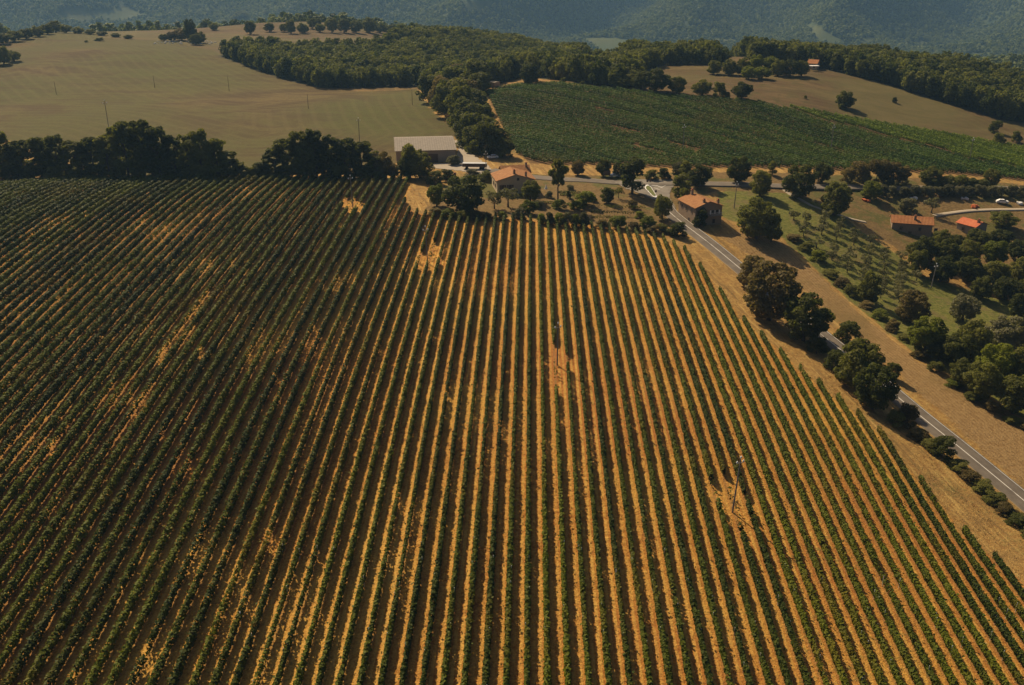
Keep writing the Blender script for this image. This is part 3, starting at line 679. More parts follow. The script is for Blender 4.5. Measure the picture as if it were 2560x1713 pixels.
batch('tree', 'round', [(590,38,30,58,O),(606,29,38,54,D_),(560,50,32,64,O),(536,58,24,76,O),(665,28,20,40,D_),(478,50,34,106,D_),(502,80,32,108,D_),(490,86,36,112,O),(455,72,42,101,BR),(430,80,32,103,BR),(410,86,26,102,O)],
      "tree between the pasture crest and the brown knoll, {n} in the group", 'trees in the saddle')
batch('tree', 'round', [(-16,115,46,162,D_),(10,117,44,161,D_),(36,127,38,154,D_)], "dark tree on the pasture at the photo's left edge, {n} of three", 'clump at the left photo edge')
batch('crest_tree', 'round', [(8,84,44,110,O),(36,78,44,104,D_),(66,72,42,98,O),(95,66,38,92,O),(120,60,38,86,D_),(140,53,42,82,O),(166,62,32,83,D_),(195,68,32,84,O),(225,74,30,86,O),(255,79,28,89,D_),(290,83,26,93,O),(322,87,26,97,O)],
      "tree peeping over the pasture crest at upper left, {n} from the photo's left side", 'trees along the pasture crest')
batch('shrub', 'shrub', [(248,94,28,102,D_),(216,101,11,106,D_)], "dark low bush lying on the pasture near its crest, {n} of two", 'bushes on the pasture', 'bush')
# roadside and village trees
tree('pine_tree', 'pine', 'dark', 1395, 512, 400, 50, 'tall pine with a bare leaning trunk right of the first farmhouse', 'tree')
mid = [('tree','round',1445,400,38,438,BR,'thin pale tree on the verge above the country road'),('tree','round',1508,398,38,441,D_,'dark round tree on the verge by the notice board'),
       ('tree','round',1546,406,38,442,D_,'second dark round tree on the verge with a car beneath'),('poplar_tree','tall',1580,383,66,484,O,'tallest tree standing at the road junction'),
       ('hedge','shrub',1628,424,36,449,D_,'left half of the dark clipped hedge beyond the junction'),('hedge','shrub',1660,420,38,447,D_,'right half of the dark clipped hedge beyond the junction'),
       ('tree','round',1702,402,52,446,OL,'grey-green tree, left of the large group beyond the junction'),('cypress_tree','tall',1712,404,34,452,D_,'narrow dark tree inside the large group beyond the junction'),
       ('tree','round',1746,410,66,468,D_,'largest tree of the group beyond the junction'),('tree','tall',1702,434,48,502,O,'upright green tree beside the road junction, left of the second farmhouse'),
       ('bush','shrub',1712,468,44,522,D_,'dark bush against the left wall of the second farmhouse'),('tree','round',1847,390,60,456,D_,'big dark tree beyond the cross road right of the junction'),
       ('tree','round',1900,424,58,490,O,'green tree on the near side of the cross road, right of the second farmhouse'),('cypress_tree','tall',1930,404,26,438,D_,'pointed dark tree beyond the cross road'),
       ('tree','round',1998,410,88,494,O,'broad tree shading the cross road bend'),('tree','round',2055,408,50,457,D_,'dark tree behind the broad tree at the road bend'),
       ('tree','round',2085,452,86,538,D_,'dense round tree beside the driveway above the olive grove'),('tree','round',1890,492,104,596,D_,'largest dark tree right of the second farmhouse'),
       ('tree','round',1928,532,64,604,D_,'lower dark tree leaning on the largest tree near the second farmhouse'),('bush','shrub',1750,520,46,566,D_,'dark climber bush covering the second farmhouse front'),
       ('tree','round',2175,452,60,497,LM,'yellow-green tree above the olive grove'),('tree','round',2325,416,62,464,D_,'dark tree under the far vineyard, right part'),
       ('tree','round',2475,422,46,466,D_,'dark tree on the track under the far vineyard, far right'),('bush','shrub',2268,494,48,530,OL,'grey shrub behind the long farmhouse roof'),
       ('tree','olive',2328,488,40,532,OL,'grey olive-like tree behind the right end of the long farmhouse'),('tree','round',2505,528,74,570,D_,'dark round tree right of the small orange roof'),
       ('tree','round',1655,486,48,548,O,'round tree at the left kerb of the main road below the junction'),('bush','shrub',1692,555,52,590,O,'bush on the road verge at the vineyard top right corner')]
for nm, sh, px, top, w, by, mat, lab in mid: tree(nm, sh, mat, px, by, top, w, lab, nm.split('_')[-1])
batch('scrub', 'shrub', [(2148,405,60,457,BR),(2190,398,66,457,BR),(2230,404,60,457,BR),(2256,414,44,459,BR),(2118,420,40,456,BR)], "yellowish tall scrub below the far vineyard, {n} in the thicket", 'yellowish thicket below the far vineyard', 'shrub')
batch('hedge_shrub', 'shrub', [(2335,446,44,472,D_),(2365,440,44,472,O),(2400,438,48,470,D_),(2428,446,42,472,O),(2455,448,40,472,O)], "dark hedge shrub on the right beyond the cross road, {n} from its left end", 'dark hedge beyond the cross road', 'shrub')
batch('grey_scrub', 'shrub', [(2205+i*27,462+2*(i%3),36,490,OL) for i in range(15)], "grey-green scrub of the long band above the yard, {n} from its left end", 'grey scrub band', 'shrub')
batch('woodland_tree', 'round', [(2290,604,52,642,O),(2350,572,60,632,D_),(2388,586,48,612,D_),(2440,572,62,612,D_),(2500,574,62,608,D_),(2310,590,64,652,D_),(2362,598,72,664,O),(2420,598,72,660,O),(2482,598,72,664,LM),(2545,598,64,652,O),
   (2292,620,54,684,D_),(2350,640,72,704,D_),(2420,640,72,704,O),(2482,648,72,714,O),(2548,644,64,704,O),(2452,688,64,748,O),(2512,690,72,750,D_),(2566,690,64,752,D_),(2545,728,66,796,D_),(2590,640,70,720,O)],
   "woodland tree of the thicket below the right farmhouses, {n} counted from the upper left", 'thicket below the right farmhouses')
batch('woodland_tree', 'round', [(2275,722,92,806,BR),(2405,732,78,802,OL),(2310,786,102,884,LM),(2422,798,104,905,O),(2505,784,112,890,OL),(2388,828,94,916,O),(2482,848,104,966,LM),(2545,856,104,984,O),(2450,896,94,996,D_),(2532,928,104,1034,D_),(2402,896,74,964,D_),(2345,850,64,905,D_),(2590,900,100,1040,D_)],
   "tree of the lower right wood beside the stubble strip, {n} counted from the upper left", 'lower right wood')
tree('tree', 'shrub', 'dark', 2170, 754, 678, 58, 'lone dark bushy tree at the lower edge of the olive grove', 'tree')
bram = [(1985,600),(2015,625),(2045,652),(2075,690),(2105,715),(2130,738),(2165,768),(2198,795),(2230,826),(2262,850),(2300,895),(2340,930),(2385,965),(2430,1000),(2480,1030),(2530,1056),(2570,1075)]
batch('bramble', 'shrub', [(x, y - 15 - 6*(i % 3), 46, y, LM if i % 5 == 2 else O if i % 2 else BR) for i, (x, y) in enumerate(bram)], "low bramble bush on the bank above the stubble strip, {n} going down the strip", 'brambles along the stubble strip', 'bush')
road_trees = [(1878,636,88,722,BR,'left crown of the first big roadside tree pair'),(1922,650,152,800,BR,'largest brownish tree overhanging the main road'),(2008,728,140,852,D_,'dark spreading tree over the main road, below the largest one'),
   (2138,840,134,968,O,'wide tree on the vineyard side of the main road, halfway down'),(2180,905,108,1022,O,'lower tree merging with the wide one on the main road'),(2230,903,44,946,O,'small tree on the far kerb beside the lower roadside tree')]
for px, top, w, by, mat, lab in road_trees: tree('roadside_tree', 'round', mat, px, by, top, w, lab, 'tree')
batch('verge_bush', 'shrub', [(2118,800,62,852,O),(2040,838,62,884,D_),(2086,872,60,922,O),(2268,1005,64,1066,BR),(2355,1088,72,1140,O),(2240,1025,50,1062,D_),(2295,1072,56,1097,BR),(2325,1100,54,1124,O),(2395,1150,62,1174,O),(2425,1176,60,1201,BR),(2455,1200,62,1226,O),(2485,1230,64,1256,O),(2515,1258,64,1285,BR),(2545,1286,66,1313,O),(2580,1312,66,1341,O),(2625,1352,66,1382,O),(2670,1390,66,1420,BR)],
   "verge bush between vineyard and main road, {n} going down the road", 'verge bushes along the main road', 'bush')
# garden of the first farmhouse
gard = [('tree','round',1092,459,52,516,LM,'bright yellow-green tree at the left end of the farmhouse garden'),('tree','round',1165,436,112,530,O,'largest broad tree in the farmhouse garden'),('olive_tree','olive',1236,480,46,522,OL,'left grey olive below the first farmhouse'),
   ('olive_tree','olive',1270,468,56,518,OL,'right grey olive below the first farmhouse'),('tree','round',1326,450,54,504,D_,'dark tree against the gable of the first farmhouse'),('tree','round',1322,500,48,534,LM,'light green fruit tree below the first farmhouse gable'),
   ('tree','shrub',1465,478,56,516,LM,'wide light green fig in the vegetable garden'),('tree','round',1518,467,40,508,O,'small fruit tree near the garden corner'),('bush','shrub',1422,476,16,496,D_,'ball-shaped dark bush in the garden'),
   ('tree','olive',1546,468,22,496,O,'thin sapling near the garden corner'),('tree','round',1545,538,46,570,LM,'left light green tree on the garden border'),('tree','round',1620,540,44,574,LM,'right light green tree on the garden border')]
for nm, sh, px, top, w, by, mat, lab in gard: tree(nm, sh, mat, px, by, top, w, lab, nm.split('_')[-1])
batch('cane', 'shrub', [(1355+i*21,533-(i%2)*4,30,560+i*2,'olive' if i%2 else 'lime') for i in range(6)], "tall cane clump on the garden edge above the vineyard, {n} from the left", 'cane hedge of the garden', 'cane')
batch('shrub', 'shrub', [(1090,520,40,540,BR),(1122,523,40,545,LM),(1155,525,38,548,O),(1188,527,38,549,BR),(1218,532,34,550,BR),(1655,560,34,580,O),(1630,562,40,582,BR),(1585,556,34,576,BR),(1505,548,34,572,BR)], "low hedge shrub along the garden's lower border, {n} from the left", 'low garden hedge', 'shrub')
batch('shrub', 'shrub', [(1345,500,30,520,OL),(1398,498,34,522,LM),(1440,500,34,523,LM),(1372,478,26,494,OL),(1480,486,26,503,LM),(1300,520,34,546,OL),(1255,528,30,548,LM),(1580,500,30,520,BR),(1600,528,28,545,LM),(1425,462,22,474,OL)],
      "small garden shrub between the farmhouse and the road junction, {n} in the plot", 'garden shrubs', 'shrub')
for i, (a, b) in enumerate([((1395,482),(1452,484)),((1400,488),(1455,490)),((1500,478),(1560,482)),((1330,508),(1392,509)),((1410,512),(1440,513))]):
    pa, pb = at(*a)[0], at(*b)[0]; d = pb - pa; rg = np.random.default_rng(80 + i); nq = int(d.length * 40); q = rg.uniform(0, 1, nq); xx, yy = pa.x + d.x * q, pa.y + d.y * q + rg.normal(0, .45, nq)
    C = np.c_[xx, yy, H(xx, yy) + rg.uniform(.1, .7, nq)]; V, Fq = leaves(C, np.tile([0, -.2, 1.], (nq, 1)), .34, .6, .8, rg)
    tag(link('vegetable_bed', mesh_np('vegetable_bed', V - np.array(pa), Fq, ML['lime' if i % 2 else 'vine']), None, pa), f'low green vegetable bed in the farmhouse garden, {nth(i + 1)} in the plot', 'vegetable bed', 'vegetable beds')
# olive grove on a grid
og = poly([(1975,548),(2060,548),(2120,575),(2245,645),(2300,690),(2290,740),(2235,770),(2080,668),(1975,590)])
ga = at(2115, 700)[0].to_2d(); gd = (at(2140, 580)[0].to_2d() - ga).normalized(); gn = Vector((gd.y, -gd.x))
gi = 0
for i in range(-14, 15):
    m = 0
    for j in range(-16, 17):
        q = ga + gn * (i * 5.1) + gd * (j * 5.7) + Vector((random.uniform(-.5,.5), random.uniform(-.5,.5)))
        if sdist(np.array([q.x]), np.array([q.y]), og)[0] < 0 or random.random() < .06: continue
        if m == 0: gi += 1
        m += 1
        tree('olive_tree', 'olive', 'olive', 0, 0, 0, 0, f"small grey olive, {nth(m)} from the near end of the grove's {nth(gi)} line", 'tree', 'olive trees of the grass grove',
             Vector((q.x, q.y, float(H(q.x, q.y)))), (random.uniform(3.2, 4.6), random.uniform(3.0, 4.3)))

# ------------------------------------------------------------------ woods
def wood_tree_mesh(seed, nl, size, mat):
    V, Fq = lobes_crown(mk_lobes('round', seed), nl, size, .5, seed)
    b = MB().tube((0,0,-.6), (0,0,5), .3, .18, BARK, 5)
    tv = np.array(b.v); nV = len(V)
    # trunk quads only (sides), joined below the crown
    tf = np.array([f for f in b.f if len(f) == 4]) + nV
    return mesh_np('wood_tree', np.r_[V, tv], np.r_[Fq, tf], [ML[mat], BARK], np.r_[np.zeros(len(Fq)), np.ones(len(tf))].astype(int))
WOODP = [wood_tree_mesh(50 + i, 1500, .85, 'wood') for i in range(4)]
def scatter(zone, step, jit=.42):
    pg = ZP[zone] if isinstance(zone, str) else zone; x0, y0 = pg.min(0); x1, y1 = pg.max(0)
    gx, gy = np.meshgrid(np.arange(x0, x1, step), np.arange(y0, y1, step * .87)); gx[1::2] += step / 2
    gx = gx.ravel() + rng.uniform(-jit, jit, gx.size) * step; gy = gy.ravel() + rng.uniform(-jit, jit, gy.size) * step
    k = sdist(gx, gy, pg) > 1.5; return gx[k], gy[k]
def gn_scatter(name, P_, sc, meshes, kind='stuff'):
    me = bpy.data.meshes.new(name); me.vertices.add(len(P_)); me.vertices.foreach_set('co', np.asarray(P_, np.float32).ravel())
    a = me.attributes.new('size', 'FLOAT_VECTOR', 'POINT'); a.data.foreach_set('vector', np.asarray(sc, np.float32).ravel())
    a = me.attributes.new('turn', 'FLOAT_VECTOR', 'POINT'); tv = np.zeros((len(P_), 3), np.float32); tv[:, 2] = rng.uniform(0, 6.283, len(P_)); a.data.foreach_set('vector', tv.ravel())
    o = link(name, me); tag(o, kind=kind)
    g = bpy.data.node_groups.new(name + '_scatter', 'GeometryNodeTree')
    g.interface.new_socket('Geometry', in_out='INPUT', socket_type='NodeSocketGeometry'); g.interface.new_socket('Geometry', in_out='OUTPUT', socket_type='NodeSocketGeometry')
    gi_ = g.nodes.new('NodeGroupInput'); go = g.nodes.new('NodeGroupOutput'); j = g.nodes.new('GeometryNodeGeometryToInstance')
    for m in meshes[::-1]:
        po = bpy.data.objects.new('prototype_' + m.name, m); oi = g.nodes.new('GeometryNodeObjectInfo'); oi.inputs[0].default_value = po
        oi.inputs['As Instance'].default_value = False
        g.links.new(oi.outputs['Geometry'], j.inputs[0])
    ip = g.nodes.new('GeometryNodeInstanceOnPoints'); ip.inputs['Pick Instance'].default_value = True
    na = g.nodes.new('GeometryNodeInputNamedAttribute'); na.data_type = 'FLOAT_VECTOR'; na.inputs[0].default_value = 'size'
    nt = g.nodes.new('GeometryNodeInputNamedAttribute'); nt.data_type = 'FLOAT_VECTOR'; nt.inputs[0].default_value = 'turn'
    e2r = g.nodes.new('FunctionNodeEulerToRotation')
    g.links.new(gi_.outputs[0], ip.inputs['Points']); g.links.new(j.outputs[0], ip.inputs['Instance'])
    g.links.new(nt.outputs[0], e2r.inputs[0]); g.links.new(e2r.outputs[0], ip.inputs['Rotation']); g.links.new(na.outputs[0], ip.inputs['Scale'])
    ri = g.nodes.new('FunctionNodeRandomValue'); ri.data_type = 'INT'; ri.inputs[4].default_value = 0; ri.inputs[5].default_value = len(meshes) - 1
    g.links.new(ri.outputs[2], ip.inputs['Instance Index']); g.links.new(ip.outputs[0], go.inputs[0])
    md = o.modifiers.new('scatter', 'NODES'); md.node_group = g; return o
allw = []
for zn in ('wood', 'woodm', 'woodr'):
    gx, gy = scatter(zn, 5.2); sd_ = sdist(gx, gy, ZP[zn])
    tall_ = vnoise(gx / 30, gy / 30) * .5 + rng.random(len(gx)) * .5; hgt = (5.2 + 8.0 * tall_) * np.where(sd_ < 14, 1.15, 1); wid = 5.0 + 5.6 * tall_ * rng.uniform(.75, 1.2, len(gx))
    allw.append((zn, gx, gy, hgt, wid))
dist = np.concatenate([np.where(np.abs(w[1]) < .56 * w[2], w[2], 9e9) for w in allw]); thr = np.sort(dist)[260]
NAMEW = {'woodm': ('oak_tree', 'dark green tree crowded at the front of the wood above the far vineyard', 'front trees of the wood above the far vineyard'),
         'wood': ('oak_tree', 'dark green tree crowded at the front of the wood behind the pasture', 'front trees of the wood behind the pasture'),
         'woodr': ('oak_tree', 'dark green tree crowded at the front of the wood on the right ridge', 'front trees of the right ridge wood')}
for zn, gx, gy, hgt, wid in allw:
    gz = H(gx, gy); ind = (gy < thr) & (np.abs(gx) < .56 * gy)
    for i in np.nonzero(ind)[0]:
        o = link(NAMEW[zn][0], WOODP[i % 4], None, (gx[i], gy[i], gz[i]), rng.uniform(0, 6.28), (wid[i] / 8.6, wid[i] / 8.6, hgt[i] / 10))
        tag(o, NAMEW[zn][1], 'tree', NAMEW[zn][2])
    r_ = ~ind
    gn_scatter('wood', np.c_[gx, gy, gz][r_], np.c_[wid / 8.6, wid / 8.6, hgt / 10][r_], WOODP)
# woods on the far hillsides, one mass
HP = [mesh_np('hill_crown', *lobes_crown(mk_lobes('shrub', 90 + i), 150, 2.6, .35, 90 + i, .6), ML['hill']) for i in range(4)]
hx, hy = [], []
for y0, y1, st in ((1000, 1700, 10.5), (1700, 3300, 9.0), (3300, 4000, 13)):
    gx, gy = np.meshgrid(np.arange(-.6 * y1, .6 * y1, st), np.arange(y0, y1, st)); gx = gx.ravel() + rng.uniform(-.5, .5, gx.size) * st; gy = gy.ravel() + rng.uniform(-.5, .5, gy.size) * st
    k = np.abs(gx) < .56 * gy + 40; hx.append(gx[k]); hy.append(gy[k])
hx = np.concatenate(hx); hy = np.concatenate(hy)
md_ = np.max([sdist(hx, hy, m) for m in MP], 0); k = (md_ < -3) & (rng.random(len(hx)) < .55 + .6 * vnoise(hx / 120, hy / 120)); hx, hy = hx[k], hy[k]
s_ = rng.uniform(.75, 1.35, len(hx)); kn = sdist(hx, hy, ZP['field']) < -10
hx, hy, s_ = hx[kn], hy[kn], s_[kn]
gn_scatter('hillside_wood', np.c_[hx, hy, H(hx, hy) - 1], np.c_[s_, s_, s_ * rng.uniform(.7, 1.05, len(s_))], HP)
# slope woods just behind the crests
bx, by_ = [], []
for y0, y1 in ((850, 1000),):
    gx, gy = np.meshgrid(np.arange(-620, 620, 7), np.arange(y0, y1, 7)); gx = gx.ravel() + rng.uniform(-3, 3, gx.size); gy = gy.ravel() + rng.uniform(-3, 3, gy.size)
    k = (gx > -40) & (np.abs(gx) < .6 * gy); bx.append(gx[k]); by_.append(gy[k])
bx = np.concatenate(bx); by_ = np.concatenate(by_); k = (sdist(bx, by_, ZP['wood']) < 0) & (sdist(bx, by_, ZP['woodr']) < 0); bx, by_ = bx[k], by_[k]
gn_scatter('slope_wood', np.c_[bx, by_, H(bx, by_)], np.c_[np.ones(len(bx)), np.ones(len(bx)), np.ones(len(bx))] * rng.uniform(.7, 1.05, len(bx))[:, None], WOODP)
# ------------------------------------------------------------------ buildings
def roofmat(name, a, b, axis=0, freq=14.0, bump=.5):
    k = NT_(name); tc = k.n('ShaderNodeTexCoord').outputs['Object']; sp = k.n('ShaderNodeSeparateXYZ'); k.l(tc, sp.inputs[0])
    w = k.math('SINE', k.math('MULTIPLY', sp.outputs[axis], freq)); n = k.noise(tc, .8, 4, .7); n2 = k.noise(tc, 5, 3, .7)
    c = k.mix(k.ramp(k.math('MULTIPLY_ADD', n2, .5, n), .45, 1.05), a, b)
    c = k.mix(k.math('MULTIPLY', k.ramp(w, -.4, -1.0), .22), c, (.06,.035,.025,1))
    k.bsdf(c, .85, .15, k.bump(w, bump, .08)); return k.m
TERR = roofmat('terracotta_tiles', (.28,.116,.042,1), (.41,.205,.078,1), 0)
TERRX = roofmat('terracotta_tiles_cross', (.28,.116,.042,1), (.41,.205,.078,1), 1)
TERO = roofmat('orange_tiles', (.31,.115,.040,1), (.43,.19,.070,1), 0)
SHEETR = roofmat('corrugated_sheet', (.20,.172,.135,1), (.29,.25,.20,1), 0, 7.0, .3)
PLAST = simple('ochre_plaster', (.52,.41,.26), .9, .25, .6)
STONE = simple('brown_stone', (.28,.205,.14), .95, .45, 2.2, .2, .4)
TAUPE = simple('taupe_block', (.30,.25,.195), .95, .2, .5)
GLASS = simple('window_dark', (.03,.03,.035), .2, .1, 1, .6)
WOODB = simple('brown_shutter', (.13,.075,.04), .8, .2, 2)
WHITE = simple('white_paint', (.78,.76,.72), .5, .06, 2, .4)
BRICK = simple('red_brick', (.36,.14,.08), .9, .3, 5)
RUST = simple('rusty_sheet', (.11,.07,.05), .8, .3, 2)
TYRE = simple('tyre_rubber', (.02,.02,.02), .9, .1, 2)
ORNG = simple('orange_cover', (.55,.15,.05), .7, .2, 2)
def roof_mesh(W, D, eave, rise, ridge, mat, oh=.5, th=.16, ry=.5):
    b = MB()
    if ridge == 'x':
        yr = D * ry
        for y0, y1, z0, z1 in ((-oh, yr, eave - oh * rise / yr, eave + rise), (D + oh, yr, eave - oh * rise / (D - yr), eave + rise)):
            v = [(-oh,y0,z0),(W+oh,y0,z0),(W+oh,y1,z1),(-oh,y1,z1)]; v = [(x,y,z+.02) for x,y,z in v] + [(x,y,z+.02+th) for x,y,z in v]
            b.add(v, [(0,1,2,3),(4,5,6,7),(0,1,5,4),(1,2,6,5),(2,3,7,6),(3,0,4,7)], mat)
    else:
        xr = W * ry
        for x0, x1, z0, z1 in ((-oh, xr, eave - oh * rise / xr, eave + rise), (W + oh, xr, eave - oh * rise / (W - xr), eave + rise)):
            v = [(x0,-oh,z0),(x0,D+oh,z0),(x1,D+oh,z1),(x1,-oh,z1)]; v = [(x,y,z+.02) for x,y,z in v] + [(x,y,z+.02+th) for x,y,z in v]
            b.add(v, [(0,1,2,3),(4,5,6,7),(0,1,5,4),(1,2,6,5),(2,3,7,6),(3,0,4,7)], mat)
    return b.mesh('roof')
def wall_mesh(W, D, eave, rise, ridge, mat, ry=.5, drop=1.2):
    b = MB(); z0 = -drop
    v = [(0,0,z0),(W,0,z0),(W,D,z0),(0,D,z0),(0,0,eave),(W,0,eave),(W,D,eave),(0,D,eave)]
    f = [(0,1,5,4),(1,2,6,5),(2,3,7,6),(3,0,4,7)]
    if ridge == 'x': v += [(0,D*ry,eave+rise),(W,D*ry,eave+rise)]; f += [(4,7,8),(5,6,9),(4,5,9,8),(6,7,8,9)]
    else: v += [(W*ry,0,eave+rise),(W*ry,D,eave+rise)]; f += [(4,5,8),(6,7,9),(4,8,9,7),(5,6,9,8)]
    return b.add(v, f, mat).mesh('wall')
def window(root, side, u, z, w, h, W, D, shutter=None, name='window', mat=None):
    M = {'f': (Vector((u, 0, z)), 0), 'b': (Vector((u, D, z)), math.pi), 'l': (Vector((0, u, z)), -math.pi/2), 'r': (Vector((W, u, z)), math.pi/2)}[side]
    b = MB().box((0,-.01,0), (w, .06, h), mat or GLASS)
    for dx, dz, sw, sh in ((0,h/2+.05,w+.2,.1),(0,-h/2-.05,w+.26,.1),(-w/2-.05,0,.1,h),(w/2+.05,0,.1,h)): b.box((dx,-.03,dz), (sw,.14,sh), STONE)
    o = b.obj(name, root, loc=M[0], rz=M[1])
    if shutter:
        for s in (-1, 1): MB().box((s * (w * .75 + .12), -.08, 0), (w * .5, .05, h * 1.02), shutter).obj('shutter', o)
    return o
def house(name, label, Apx, Bpx, D, eave, rise, ridge, wallm, roofm, wins=(), chims=(), cat='house', oh=.5, ry=.5, world=None):
    pa, pb = world if world else (at(*Apx)[0], at(*Bpx)[0]); d = pb - pa; W = d.to_2d().length; rz = math.atan2(d.y, d.x)
    root = link(name, None, None, (pa.x, pa.y, min(pa.z, pb.z)), rz); tag(root, label, cat)
    link('wall', wall_mesh(W, D, eave, rise, ridge, wallm, ry), root)
    rf = link('roof', roof_mesh(W, D, eave, rise, ridge, roofm, oh, .16, ry), root)
    for x, y, z, h in chims:
        MB().box((x, y, z), (.7, .7, h), STONE).box((x, y, z + h/2 + .06), (.9,.9,.12), TERR).box((x, y, z + h/2 + .3), (.5,.5,.36), BRICK).obj('chimney', rf)
    for w in wins: window(root, *w[:5], W, D, *w[5:])
    return root, W
h1, W1 = house('farmhouse', 'ochre farmhouse with terracotta roof and gable facing the vineyard, beside the garden', (1243,484), (1336,484), 11, 4.9, 1.9, 'y', PLAST, TERRX,
   wins=[('f',1.9,2.6,1.0,1.5,WOODB),('f',4.5,2.6,1.0,1.5,WOODB),('f',7.2,5.2,.7,.8),('l',3,2.6,1.0,1.4,WOODB),('l',7,2.6,1.0,1.4,WOODB),('r',3,2.6,1.0,1.4,WOODB),('f',9.6,1.0,1.1,2.2,None,'door',WOODB)],
   chims=[(6.0,.9,7.2,1.6),(10.0,.9,6.2,1.8)])
wing = link('rear_wing', wall_mesh(9.5, 7, 4.9, 1.7, 'x', PLAST), h1, (W1 - 8.9, 11.05, 0))
rw = link('wing_roof', roof_mesh(9.5, 7, 4.9, 1.7, 'x', TERR), wing)
MB().box((8.6,2.6,6.9), (.7,.7,1.6), STONE).box((8.6,2.6,7.78), (.9,.9,.14), TERR).obj('chimney', rw)
h2, W2 = house('stone_house', 'dark stone two-storey house with orange tiled roof, at the road junction', (1736,564), (1806,564), 11.5, 6.3, 1.7, 'y', STONE, TERRX,
   wins=[('f',6.2,4.4,.9,1.3,WHITE),('f',7.8,4.4,.9,1.3,WHITE),('f',2.2,4.6,.9,1.3,WOODB),('f',2.4,1.2,1.1,2.2,None,'door',WOODB),('f',6.8,1.4,1.0,1.4),('l',2.5,4.6,.9,1.2),('l',6,4.6,.9,1.2),('l',9,4.6,.9,1.2),('l',4,1.5,.9,1.3),('r',4,4.6,.9,1.2),('r',8,4.6,.9,1.2)],
   chims=[(3.3,.9,7.7,1.5),(8.4,1.0,7.2,1.6),(4.0,10.4,8.6,1.5)])
h2.rotation_euler.z += R(7)
bal = MB().box((W2 - 2.4,-.6,3.3), (4.4,1.2,.18), STONE)
for i in range(11): bal.box((W2 - 4.5 + i * .43,-1.15,3.85), (.05,.05,1.0), WHITE)
bal.box((W2 - 2.4,-1.15,4.4), (4.4,.08,.08), WHITE); bal.obj('balcony', h2)
h3, W3 = house('long_farmhouse', 'long brown stone farmhouse with worn orange roof above the right thicket', (2229,572), (2326,598), 7.5, 5.0, 1.5, 'x', STONE, TERO,
   wins=[('f',3,3.2,.9,1.2),('f',9,3.2,.9,1.2),('f',14,3.2,.9,1.2),('f',6,1.1,1.1,2.2,None,'door',WOODB),('r',3.7,3.2,.9,1.2)], chims=[(7.2,2.0,6.3,1.4)])
TERB = roofmat('new_orange_tiles', (.50,.12,.05,1), (.62,.20,.09,1), 0)
h4, W4 = house('small_house', 'small grey house with bright orange roof at the right edge by the pale lane', (2391,571), (2434,593), 6.5, 3.6, 1.2, 'x', TAUPE, TERB,
   wins=[('f',2.5,1.9,.9,1.1),('f',6,1.9,.9,1.1),('r',3,1.9,.9,1.1)], chims=[(6.3,2.4,5.0,1.1)])
barn, WB = house('barn', 'wide grey barn with pale corrugated roof between pasture and vineyard', (992,409), (1139,407), 27, 4.7, 1.5, 'x', TAUPE, SHEETR,
   wins=[('f',14,1.6,3.6,3.4,None,'sliding_door',RUST),('l',6,2.2,4.0,3.6,None,'opening',GLASS),('l',14,2.2,4.0,3.6,None,'opening',GLASS),('r',9,2.4,4.0,4.0,None,'sliding_door',RUST)], oh=.6, ry=.64)
barn.rotation_euler.z += R(6)
hf, WF = house('farmhouse', 'distant farmhouse with red roof, half hidden by trees on the right ridge', (2018,172), (2040,175), 8, 3.4, 1.6, 'x', PLAST, TERO, wins=[('f',1.5,1.7,.9,1.2),('f',3.6,1.7,.9,1.2)])
p = at(2034, 177)[0]; cp_ = link('canopy', None, None, p, .1); tag(cp_, 'pale flat canopy on posts beside the distant red-roofed farmhouse', 'canopy')
MB().box((0,0,2.7), (5.0,3.4,.18), WHITE).obj('canopy_roof', cp_)
for sx_ in (-2.3, 2.3):
    for sy_ in (-1.5, 1.5): MB().box((sx_,sy_,1.2), (.12,.12,2.9), POSTM).obj('post', cp_)
hut, WH = house('hut', 'small grey flat hut at the far vineyard corner under the dark trees', (1223,219), (1236,219), 3.6, 2.9, .25, 'x', TAUPE, SHEETR, wins=[('f',1.3,1.2,.8,1.9,None,'door',RUST)], cat='hut', oh=.2)

# ------------------------------------------------------------------ poles
CONCP = simple('grey_pole', (.23,.20,.165), .9, .2, 1.5)
def pole(px, by, top, label, kind=0, lean=(0,0), rz=.5):
    p, t = at(px, by); h = (by - top) * t / F * 1.06 / math.cos(R(10)) if kind == 0 else (by - top) * t / F * 1.03
    dep = math.atan2(ZC - p.z, p.y); h = (by - top) * t / F / max(.75, math.cos(dep))
    r = link('power_pole' if kind == 0 else 'wooden_pole', None, None, p, rz); r.rotation_euler = (lean[1], lean[0], rz); tag(r, label, 'pole', 'power poles crossing the vineyard' if kind == 0 else 'thin poles')
    w = .17 if kind == 0 else .13
    MB().tube((0,0,-.5), (0,0,h - .35), w, w * .55, CONCP if kind == 0 else BARK, 9).obj('shaft', r)
    if kind == 0:
        MB().box((0,0,h - 1.15), (1.5,.1,.1), CONCP).obj('crossarm', r)
        for x, z in ((-.68,h - .95),(.68,h - .95),(0,h - .1)):
            MB().tube((x,0,z - .22), (x,0,z), .05, .05, STEEL, 6).tube((x,0,z - .05), (x,0,z + .08), .17, .16, CERAM, 8).tube((x,0,z + .1), (x,0,z + .24), .14, .1, CERAM, 8).obj('insulator', r)
    return r
pole(1831,1281,1150,'grey power pole in the lower right of the near vineyard', 0, (.06,.0))
pole(1393,913,809,'grey power pole in the bare patch at the middle of the near vineyard')
pole(1069,658,567,'grey power pole in the bare patch near the vineyard\'s inner corner', 0, (-.03,0))
pole(882.5,522,440,'grey power pole in the pale bare patch of the upper vineyard', 0, (-.02,0))
pole(756,446,364,'grey power pole before the dark clump left of the barn')
pole(308,446,362,'grey power pole before the dark hedgerow at left')
